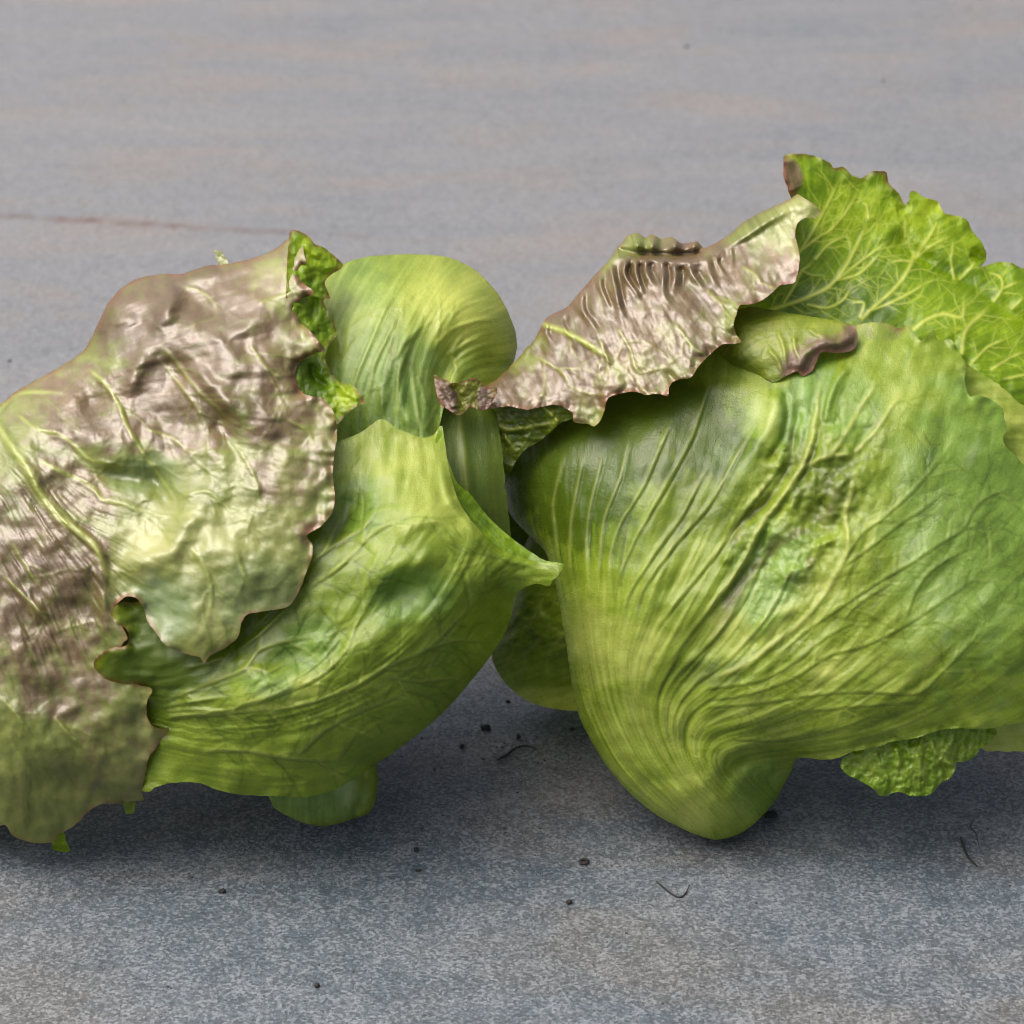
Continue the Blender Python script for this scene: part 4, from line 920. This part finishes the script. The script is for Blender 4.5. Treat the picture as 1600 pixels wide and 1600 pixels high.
lf.mask('cool', 1530, 820, 150, 260, .6).mask('cool', 1150, 690, 50, 80, .35, 20).mask('cool', 1260, 620, 40, 90, .7, 20).mask('cool', 1200, 900, 60, 90, .6, 30).mask('cool', 960, 780, 60, 90, .25).mask('cool', 1190, 1235, 50, 50, .4).mask('cool', 1330, 640, 60, 60, .5).mask('purple', 1370, 520, 45, 16, .5)
for a in [(960, 1010, 100, 60, .42, 0), (1190, 960, 110, 60, .35, -30), (1290, 1080, 200, 60, .15, -10), (880, 730, 120, 120, -.85, 0), (1000, 660, 190, 90, -.65, 0), (1100, 760, 60, 110, -.25, 25), (950, 850, 60, 70, -.2, 0), (1190, 650, 30, 45, .35, 0), (1120, 1050, 60, 26, -.35, 0), (1030, 1190, 90, 140, .28, -30), (1120, 1280, 80, 40, .15, 0), (920, 950, 40, 90, .2, 0), (1290, 760, 60, 80, -.25, 0), (1420, 590, 90, 60, .12, 0), (1330, 860, 60, 90, .15, 20), (1400, 1000, 140, 60, .2, -30), (1560, 1120, 80, 40, .15, 0)]:  # upper left darkened in tone for shade from the fold and other head
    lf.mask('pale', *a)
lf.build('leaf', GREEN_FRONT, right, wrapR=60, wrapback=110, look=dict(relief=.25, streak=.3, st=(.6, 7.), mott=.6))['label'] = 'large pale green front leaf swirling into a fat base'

# ---- rolled margin lying on its upper edge
lf = Leaf([(1080, 600), (1095, 545), (1125, 500), (1170, 480), (1240, 490), (1300, 500), (1328, 506)]+zt([(545, 130), (562, 170), (555, 230), (535, 265), (470, 285), (400, 285), (340, 280), (315, 310), (300, 350), (270, 400), (220, 430), (180, 400), (130, 420), (60, 460), (0, 480)])+[(1160, 610), (1120, 610)],
          [(1085, 590, 30), (1120, 600, 0), (1120, 520, 50), (1180, 500, 85), (1260, 500, 105), (1335, 510, 120), (1335, 545, 135), (1285, 560, 150), (1265, 585, 155), (1200, 603, 140), (1220, 540, 135), (1165, 604, 60), (1150, 560, 110), (1290, 530, 150)],
          flow=[[(1100, 600), (1180, 510), (1330, 505)], [(1120, 600), (1200, 550), (1335, 525)], [(1160, 605), (1230, 590), (1335, 548)]], step=1.8, seed=33, wrap=[(1, 6)], rough_edge=.5, seg=2.5)
lf.crumple(3, 45, 1).crumple(.5, 14, 2)
lf.ridge(zt([(180, 400), (230, 300), (330, 230), (460, 215), (545, 160)]), 9, 9, .1, .1, .0).ridge(zt([(160, 180), (170, 260), (200, 340)]), 4, 4, .1, .3, .4)
for q in [[(60, 150), (100, 260), (110, 380)], [(250, 130), (300, 170), (380, 190)], [(0, 260), (60, 330), (90, 420)]]: lf.ridge(zt(q), 4, 4, .1, .3, .3)
lf.mask('purple', 1270, 560, 60, 38, .95, -15).mask('purple', 1330, 530, 26, 26, 1., 0).mask('purple', 1175, 598, 28, 12, .6, 0).mask('pale', 1190, 540, 60, 40, .1).margin(.7, 4, (1290, 570, 80, 60))
lf.build('leaf', leaf_material('leaf_rolled', (.06, .10, .004), (.155, .21, .014), (.32, .35, .07), (.32, .36, .08), purple=(.045, .018, .015), purple2=(.11, .055, .048), rough=.38, spec=.5), right, wrapR=24, wrapback=50, look=dict(relief=.25))

# ---- dark underside of the folded leaf, seen in the gap
zg = lambda p: Z(660, 560, 5.333, p)
lf = Leaf(zg([(480, 420), (700, 330), (1000, 360), (1300, 420), (1250, 500), (1140, 545), (1040, 640), (960, 700), (860, 760), (800, 830), (760, 890), (715, 975), (665, 920), (650, 860), (625, 865), (628, 760), (640, 680), (590, 630), (520, 520), (400, 410)]),
          [(750, 640, 30), (800, 625, 70), (870, 650, 90), (890, 640, 95), (800, 700, 40), (790, 740, 30), (840, 690, 55), (780, 720, 30)], step=1.8, seed=35, rough_edge=.4, seg=2.5)
lf.crumple(5, 26, 1)
lf.ridge(zg([(580, 540), (720, 595), (800, 590), (900, 570), (1140, 530)]), 4, 4, .05, .05, .9, 3).ridge(zg([(990, 380), (1060, 460), (1140, 530)]), 3.5, 4, .05, .05, .9, 3).ridge(zg([(690, 640), (750, 740), (800, 790)]), 3, 3, .05, .2, .7)
lf.mask('pale', 782, 705, 8, 20, 1., 0, .1).mask('pale', 800, 665, 60, 30, -.2)
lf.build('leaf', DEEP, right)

# ---- curled purple tip
lf = Leaf(zg([(95, 140), (150, 165), (210, 185), (245, 205), (300, 200), (370, 180), (440, 158), (490, 200), (530, 240), (620, 250), (600, 330), (540, 420), (470, 430), (400, 400), (340, 460), (290, 470), (220, 430), (160, 390), (120, 300)]),
          [(678, 590, 100), (706, 600, 125), (745, 590, 105), (770, 610, 100), (690, 635, 135), (715, 645, 140), (700, 620, 118), (725, 620, 110), (750, 640, 110)], step=1.5, seed=37, rough_edge=.4, seg=2.)
lf.crumple(3, 16, 1).ridge(zg([(250, 210), (290, 300), (350, 420)]), 5, -9, .1, .1).ridge(zg([(170, 220), (230, 320), (260, 420)]), 7, 8, .1, .1)
lf.mask('purple', 694, 622, 22, 34, 1., -25, .2).mask('purple', 760, 625, 16, 24, .9, 0, .2).margin(.8, 3.5)
lf.build('leaf_tip', leaf_material('leaf_tip', (.06, .08, .004), (.11, .13, .008), (.18, .20, .03), (.22, .22, .05), purple=(.045, .022, .020), purple2=(.11, .065, .06), rough=.4), right)

# ---- the bronze fold over the top
zh = lambda p: Z(740, 220, 2.857, p)
O = zh([(1450, 240), (1490, 265), (1530, 290), (1552, 320), (1530, 345), (1480, 345), (1445, 370), (1435, 420), (1450, 480), (1455, 540), (1445, 600), (1430, 635), (1370, 645), (1330, 680), (1280, 715), (1230, 730), (1190, 735), (1175, 770), (1160, 820), (1170, 860), (1196, 895), (1170, 905), (1110, 910), (1060, 950), (1010, 1000), (970, 1055), (920, 1065), (885, 1080), (872, 1110), (868, 1140), (820, 1130), (770, 1135), (720, 1120), (650, 1130), (600, 1150), (585, 1200), (565, 1250), (540, 1275), (500, 1262), (445, 1255), (440, 1215), (380, 1180), (310, 1185), (240, 1200), (150, 1185), (90, 1195), (40, 1190), (45, 1140), (60, 1095), (110, 1060), (150, 1020), (195, 975), (230, 930), (270, 890), (300, 830), (320, 795), (370, 765), (420, 740), (460, 690), (500, 645), (540, 600), (580, 560), (615, 520), (640, 480), (660, 460), (690, 420), (735, 412), (765, 432), (800, 418), (840, 440), (880, 428), (920, 455), (960, 455), (1000, 450), (1030, 478), (1080, 455), (1140, 420), (1200, 365), (1280, 320), (1360, 285), (1420, 255)])
nT = len(O)
flT = [zh(q) for q in [[(80, 1080), (120, 1130), (130, 1180)], [(270, 900), (330, 1020), (380, 1170)], [(420, 750), (460, 900), (520, 1080), (540, 1260)], [(540, 620), (570, 780), (640, 960), (720, 1110)], [(650, 530), (660, 660), (760, 900), (870, 1120)], [(760, 520), (780, 640), (880, 820), (1000, 990)], [(880, 530), (910, 640), (1010, 760), (1110, 900)], [(1000, 520), (1050, 600), (1110, 690), (1180, 800)], [(1140, 450), (1200, 560), (1240, 650), (1270, 710)], [(1300, 340), (1360, 450), (1420, 620)], [(1430, 270), (1480, 300), (1530, 320)]]]
lf = Leaf(O, [(1250, 310, 20), (1280, 335, 20), (1245, 350, 40), (1248, 420, 105), (1235, 445, 110), (1160, 475, 130), (1150, 530, 175), (1080, 590, 195), (1040, 615, 190), (960, 620, 170), (935, 665, 150), (880, 640, 120), (800, 635, 95), (755, 635, 90), (760, 605, 60), (830, 530, -10), (870, 480, -20), (950, 400, -30), (980, 368, -70), (1040, 370, -75), (1095, 380, -60), (1160, 350, -35), (1220, 318, -10),
              (980, 405, -5), (1090, 400, 0), (960, 470, 70), (1050, 450, 70), (1000, 550, 150), (1120, 480, 115), (1180, 420, 70), (900, 560, 90), (850, 590, 70)],
          flow=flT, step=1.8, seed=41, wrap=[(nT-34, nT)], rough_edge=.5, seg=2.5)
lf.crumple(6, 60, 3).crumple(.5, 20, 4, ridged=True).crumple(2.4, 0, 5, flow=(.5, 2.))
# pleats below the crest
pr = random.Random(4)
crest = np.array([(300, 830), (420, 740), (500, 655), (560, 590), (620, 530), (720, 518), (860, 528), (980, 545), (1060, 520), (1160, 470), (1290, 390)], float)
x = 330.
while x < 1200:
    y = np.interp(x, crest[:, 0], crest[:, 1])
    strong = math.exp(-((x-760)/260)**2)
    L_ = pr.uniform(90, 190)+150*strong*pr.random(); sl_ = pr.uniform(.05, .5)
    q = [(x, y+pr.uniform(-4, 25)), (x+L_*.10*pr.uniform(-1, 1), y+L_*.35), (x+L_*sl_*.5, y+L_*.7), (x+L_*sl_, y+L_)]
    wd = pr.uniform(4., 7.5); h = (4+11*strong)*pr.uniform(.55, 1.15)
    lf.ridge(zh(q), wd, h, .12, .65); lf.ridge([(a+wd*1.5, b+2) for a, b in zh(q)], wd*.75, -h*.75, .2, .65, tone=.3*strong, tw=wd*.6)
    x += pr.uniform(38, 85)
# crest, the groove behind it and the beads on the far rim
lf.ridge(zh([(560, 590), (620, 525), (720, 515), (860, 525), (980, 540), (1060, 500), (1160, 450), (1290, 370), (1420, 290)]), 9, 13, .1, .1)
lf.ridge(zh([(630, 480), (700, 500), (850, 510), (980, 505), (1030, 480)]), 6, -24, .1, .1)
for x in (735, 800, 900, 985): lf.blob(*zh([(x, 462)])[0], 9, 11, 24)
for q in [[(1100, 470), (1230, 400), (1350, 320)], [(1130, 500), (1260, 420), (1400, 320)]]: lf.ridge(zh(q), 5, -2, .3, .3)
VT = [zh(q) for q in [[(300, 815), (400, 850), (480, 890), (560, 940), (660, 1000)], [(640, 830), (700, 930), (720, 1010), (800, 1080)], [(900, 820), (960, 900), (980, 960)], [(1040, 660), (1100, 720), (1160, 740)], [(560, 880), (600, 1000), (560, 1100)], [(280, 960), (400, 1040), (440, 1130)], [(1200, 560), (1260, 600), (1300, 660)]]]
lf.ridge(VT[0], 6, 5, .0, .4, .9, 4.5)
lf.veins(VT[1:], 3.5, 2., .45, .1, .4)
lf.branches(VT, 24, (25, 80), w=2.4, h=.7, vein=.4, lvl=2)
lf.ruffle(9, 26, 14, (1050, 620, 330, 200)).margin(.5, 4).margin(.75, 6, (1230, 420, 40, 90)).margin(.8, 5, (1010, 620, 120, 60))
for a in [(980, 480, 130, 80, 1., -25), (1080, 440, 110, 80, 1., -10), (850, 610, 140, 50, 1., -15), (1190, 440, 70, 70, .85, 0), (980, 580, 150, 70, .8, -20), (1090, 540, 80, 80, .75, 0), (780, 620, 50, 24, 1., 0), (900, 520, 80, 80, .95, 0)]:
    lf.mask('purple', *a)
for a in [(1235, 380, 40, 60, .45, 0), (930, 600, 60, 40, .1, 0), (1240, 325, 30, 15, .4, 0), (1010, 560, 80, 50, .12, 0)]:
    lf.mask('pale', *a)
lf.build('leaf', PURPLE, right, wrapR=26, wrapback=110, look=dict(relief=.2, cell=26., mott=.8))['label'] = 'bronze folded leaf with pleats along its crest'

# ================================================================== soil crumbs and fibres on the stone
def plain(name, c1, c2, rough=.8):
    m, t, N, L = new_mat(name); M, mix, rng, scale, nz, voro = helpers(t, N, L)
    tc = N('ShaderNodeTexCoord'); n = nz(tc.outputs['Object'], 900., 3.)
    pb = N('ShaderNodeBsdfPrincipled'); L(mix(rng(n, .35, .65), c4(*c1), c4(*c2)), pb.inputs['Base Color']); pb.inputs['Roughness'].default_value = rough
    bp = N('ShaderNodeBump'); bp.inputs['Strength'].default_value = .6; bp.inputs['Distance'].default_value = .0005; L(n, bp.inputs['Height']); L(bp.outputs[0], pb.inputs['Normal'])
    out = N('ShaderNodeOutputMaterial'); L(pb.outputs[0], out.inputs[0]); return m
SOIL = plain('soil', (.004, .0035, .003), (.014, .011, .009)); FIBRE = plain('fibre', (.004, .0035, .003), (.012, .009, .007), .7)

def tube(name, pts, r0, r1, mat, lifts=None):
    q, _ = catmull(pts, 3.); n = len(q)
    C = np.array([gpoint(x, y) for x, y in q])
    rad = np.interp(np.linspace(0, 1, n), [0, .15, .8, 1], [r0*.5, r0, (r0+r1)/2, r1])*PX
    lf_ = np.interp(np.linspace(0, 1, n), np.linspace(0, 1, len(lifts)), lifts)*PX if lifts else np.zeros(n)
    C[:, 2] = rad+lf_+.0002
    T = np.gradient(C, axis=0); T /= np.linalg.norm(T, axis=1)[:, None]
    S = np.cross(T, [0, 0, 1.]); S /= np.linalg.norm(S, axis=1)[:, None]; U = np.cross(S, T)
    k = 7; a = np.arange(k)/k*2*pi
    o0 = C.mean(0)*[1, 1, 0]
    V = (C[:, None]+rad[:, None, None]*(np.cos(a)[None, :, None]*S[:, None]+np.sin(a)[None, :, None]*U[:, None])).reshape(-1, 3)-o0
    i = np.arange(n*k).reshape(n, k); j = np.roll(i, -1, 1)
    F = np.stack([i[:-1], j[:-1], j[1:], i[1:]], -1).reshape(-1, 4)
    o = mesh_from(name, V, F, mat); o.location = o0; return o

def crumb(name, x, y, rx, ry, rz, seed, ring=False):
    g = gpoint(x, y); nu, nv = 18, 11
    u = np.linspace(0, 2*pi, nu, endpoint=False)
    if ring:
        v = np.linspace(0, 2*pi, nv, endpoint=False); U, Vv = np.meshgrid(u, v)
        n = 1+.5*noise(np.cos(U)*2+2, np.sin(U)*2+np.cos(Vv), seed)
        R = 1+.42*np.cos(Vv)*n
        P = np.stack([rx*R*np.cos(U), ry*R*np.sin(U), rz*(.8+.7*np.sin(Vv)*n)], -1)
        i = np.arange(nu*nv).reshape(nv, nu); j = np.roll(i, -1, 1); i2 = np.roll(i, -1, 0); j2 = np.roll(j, -1, 0)
        F = np.stack([i, j, j2, i2], -1).reshape(-1, 4)
    else:
        v = np.linspace(.05, pi-.05, nv); U, Vv = np.meshgrid(u, v)
        n = 1+.55*noise(np.cos(U)*np.sin(Vv)*2+seed, np.sin(U)*np.sin(Vv)*2+np.cos(Vv)*2, seed)
        P = np.stack([rx*n*np.sin(Vv)*np.cos(U), ry*n*np.sin(Vv)*np.sin(U), rz*(.85+n*np.cos(Vv))], -1)
        i = np.arange(nu*nv).reshape(nv, nu); j = np.roll(i, -1, 1)
        F = np.stack([i[1:], j[1:], j[:-1], i[:-1]], -1).reshape(-1, 4)
    o = mesh_from(name, P.reshape(-1, 3)*PX, F, SOIL); o.location = g; return o

def tag(o, label, cat, group=None):
    o['label'] = label; o['category'] = cat
    if group: o['group'] = group

tag(tube('plant_fibre', [(1025, 1378), (1038, 1390), (1052, 1400), (1064, 1403), (1072, 1396), (1077, 1386)], 1.5, .7, FIBRE, [0, 1, 0, 0, 3]), 'thin dark hooked fibre on the stone below the right lettuce base', 'fibre', 'dark fibres on the stone')
tag(tube('plant_fibre', [(1500, 1310), (1506, 1328), (1514, 1343), (1527, 1355)], 2.2, 1.2, FIBRE, [2, 0, 0, 0]), 'short dark curved fibre near the right edge of the frame', 'fibre', 'dark fibres on the stone')
tag(tube('plant_fibre', [(1522, 1279), (1516, 1292), (1524, 1302), (1530, 1325)], .8, .5, FIBRE), 'hair-thin fibre just above the short curved fibre at right', 'fibre', 'dark fibres on the stone')
tag(tube('plant_fibre', [(776, 1190), (790, 1183), (803, 1173), (820, 1168), (838, 1170)], 2.6, .7, FIBRE, [1, 0, 2, 0]), 'dark bent fibre on the stone between the two lettuces', 'fibre', 'dark fibres on the stone')
tag(crumb('soil_crumb', 912, 1348, 6, 5, 3, 3, True), 'ring shaped dark soil crumb below and left of the fat lettuce base', 'soil crumb', 'soil crumbs on the stone')
for k, (x, y, rx, ry, rz, lab) in enumerate([
        (758, 1139, 9, 5, 4, 'largest dark soil crumb in the gap between the lettuces'),
        (810, 1153, 3.5, 6, 4, 'upright dark soil crumb just above the bent fibre in the gap'),
        (722, 1167, 4, 5, 3, 'small dark soil crumb near the left lettuce, left of the bent fibre'),
        (794, 1097, 4, 2.5, 2, 'tiny dark crumb touching the rounded dark leaf at the back'),
        (894, 1140, 3.5, 3, 2.5, 'tiny dark crumb beside the left flank of the right lettuce base'),
        (889, 1411, 4.5, 4, 3, 'small round crumb below the ring shaped crumb'),
        (650, 1329, 4, 5, 3, 'small dark crumb right of the left lettuce lobe'),
        (654, 1361, 5, 2.5, 2, 'flat dark crumb under the small crumb right of the left lobe'),
        (347, 1394, 6, 4, 3, 'lone dark crumb on the stone below the left lettuce'),
        (1204, 1276, 11, 6, 5, 'dark soil lump tucked against the right side of the fat base'),
        (495, 1541, 4, 4, 3, 'lone dark crumb low in the frame left of centre'),
        (15, 565, 4, 3, 2, 'dark speck on the stone above the left edge of the purple leaf'),
        (1073, 74, 7, 4, 3, 'dark speck far back on the stone, the one farther left'),
        (1380, 127, 4, 4, 3, 'dark speck far back on the stone, the one farther right')]):
    tag(crumb('soil_crumb', x, y, rx, ry, rz, 20+k), lab, 'soil crumb', 'soil crumbs on the stone')

# fine grit, too small to tell apart
rs = random.Random(11); SV = []; SF = []
for k in range(170):
    if k < 95: x, y = rs.gauss(800, 90), rs.gauss(1180, 55)
    else: x, y = rs.uniform(10, 1590), rs.uniform(1250, 1590)
    g = gpoint(x, y); r = rs.uniform(.7, 1.9)*PX; b = len(SV)
    a0 = rs.uniform(0, 6.28); st = rs.uniform(.6, 1.9)
    for z, q in ((0.0001, 1.), (r*.8, .8)):
        for j in range(5):
            a = a0+j*1.2566; q2 = q*rs.uniform(.7, 1.2)*r
            SV.append((g[0]+cos(a)*q2*st, g[1]+sin(a)*q2, z))
    for j in range(5):
        SF.append((b+j, b+(j+1) % 5, b+5+(j+1) % 5, b+5+j))
    SF.append((b+5, b+6, b+7, b+8)); SF.append((b+5, b+8, b+9, b+9))
me = bpy.data.meshes.new('soil_specks'); me.from_pydata(SV, [], [tuple(dict.fromkeys(f)) for f in SF]); me.materials.append(SOIL)
o = bpy.data.objects.new('soil_specks', me); COL.objects.link(o)
o['kind'] = 'stuff'; o['label'] = 'fine dark grit scattered on the stone around the heads'; o['category'] = 'grit'
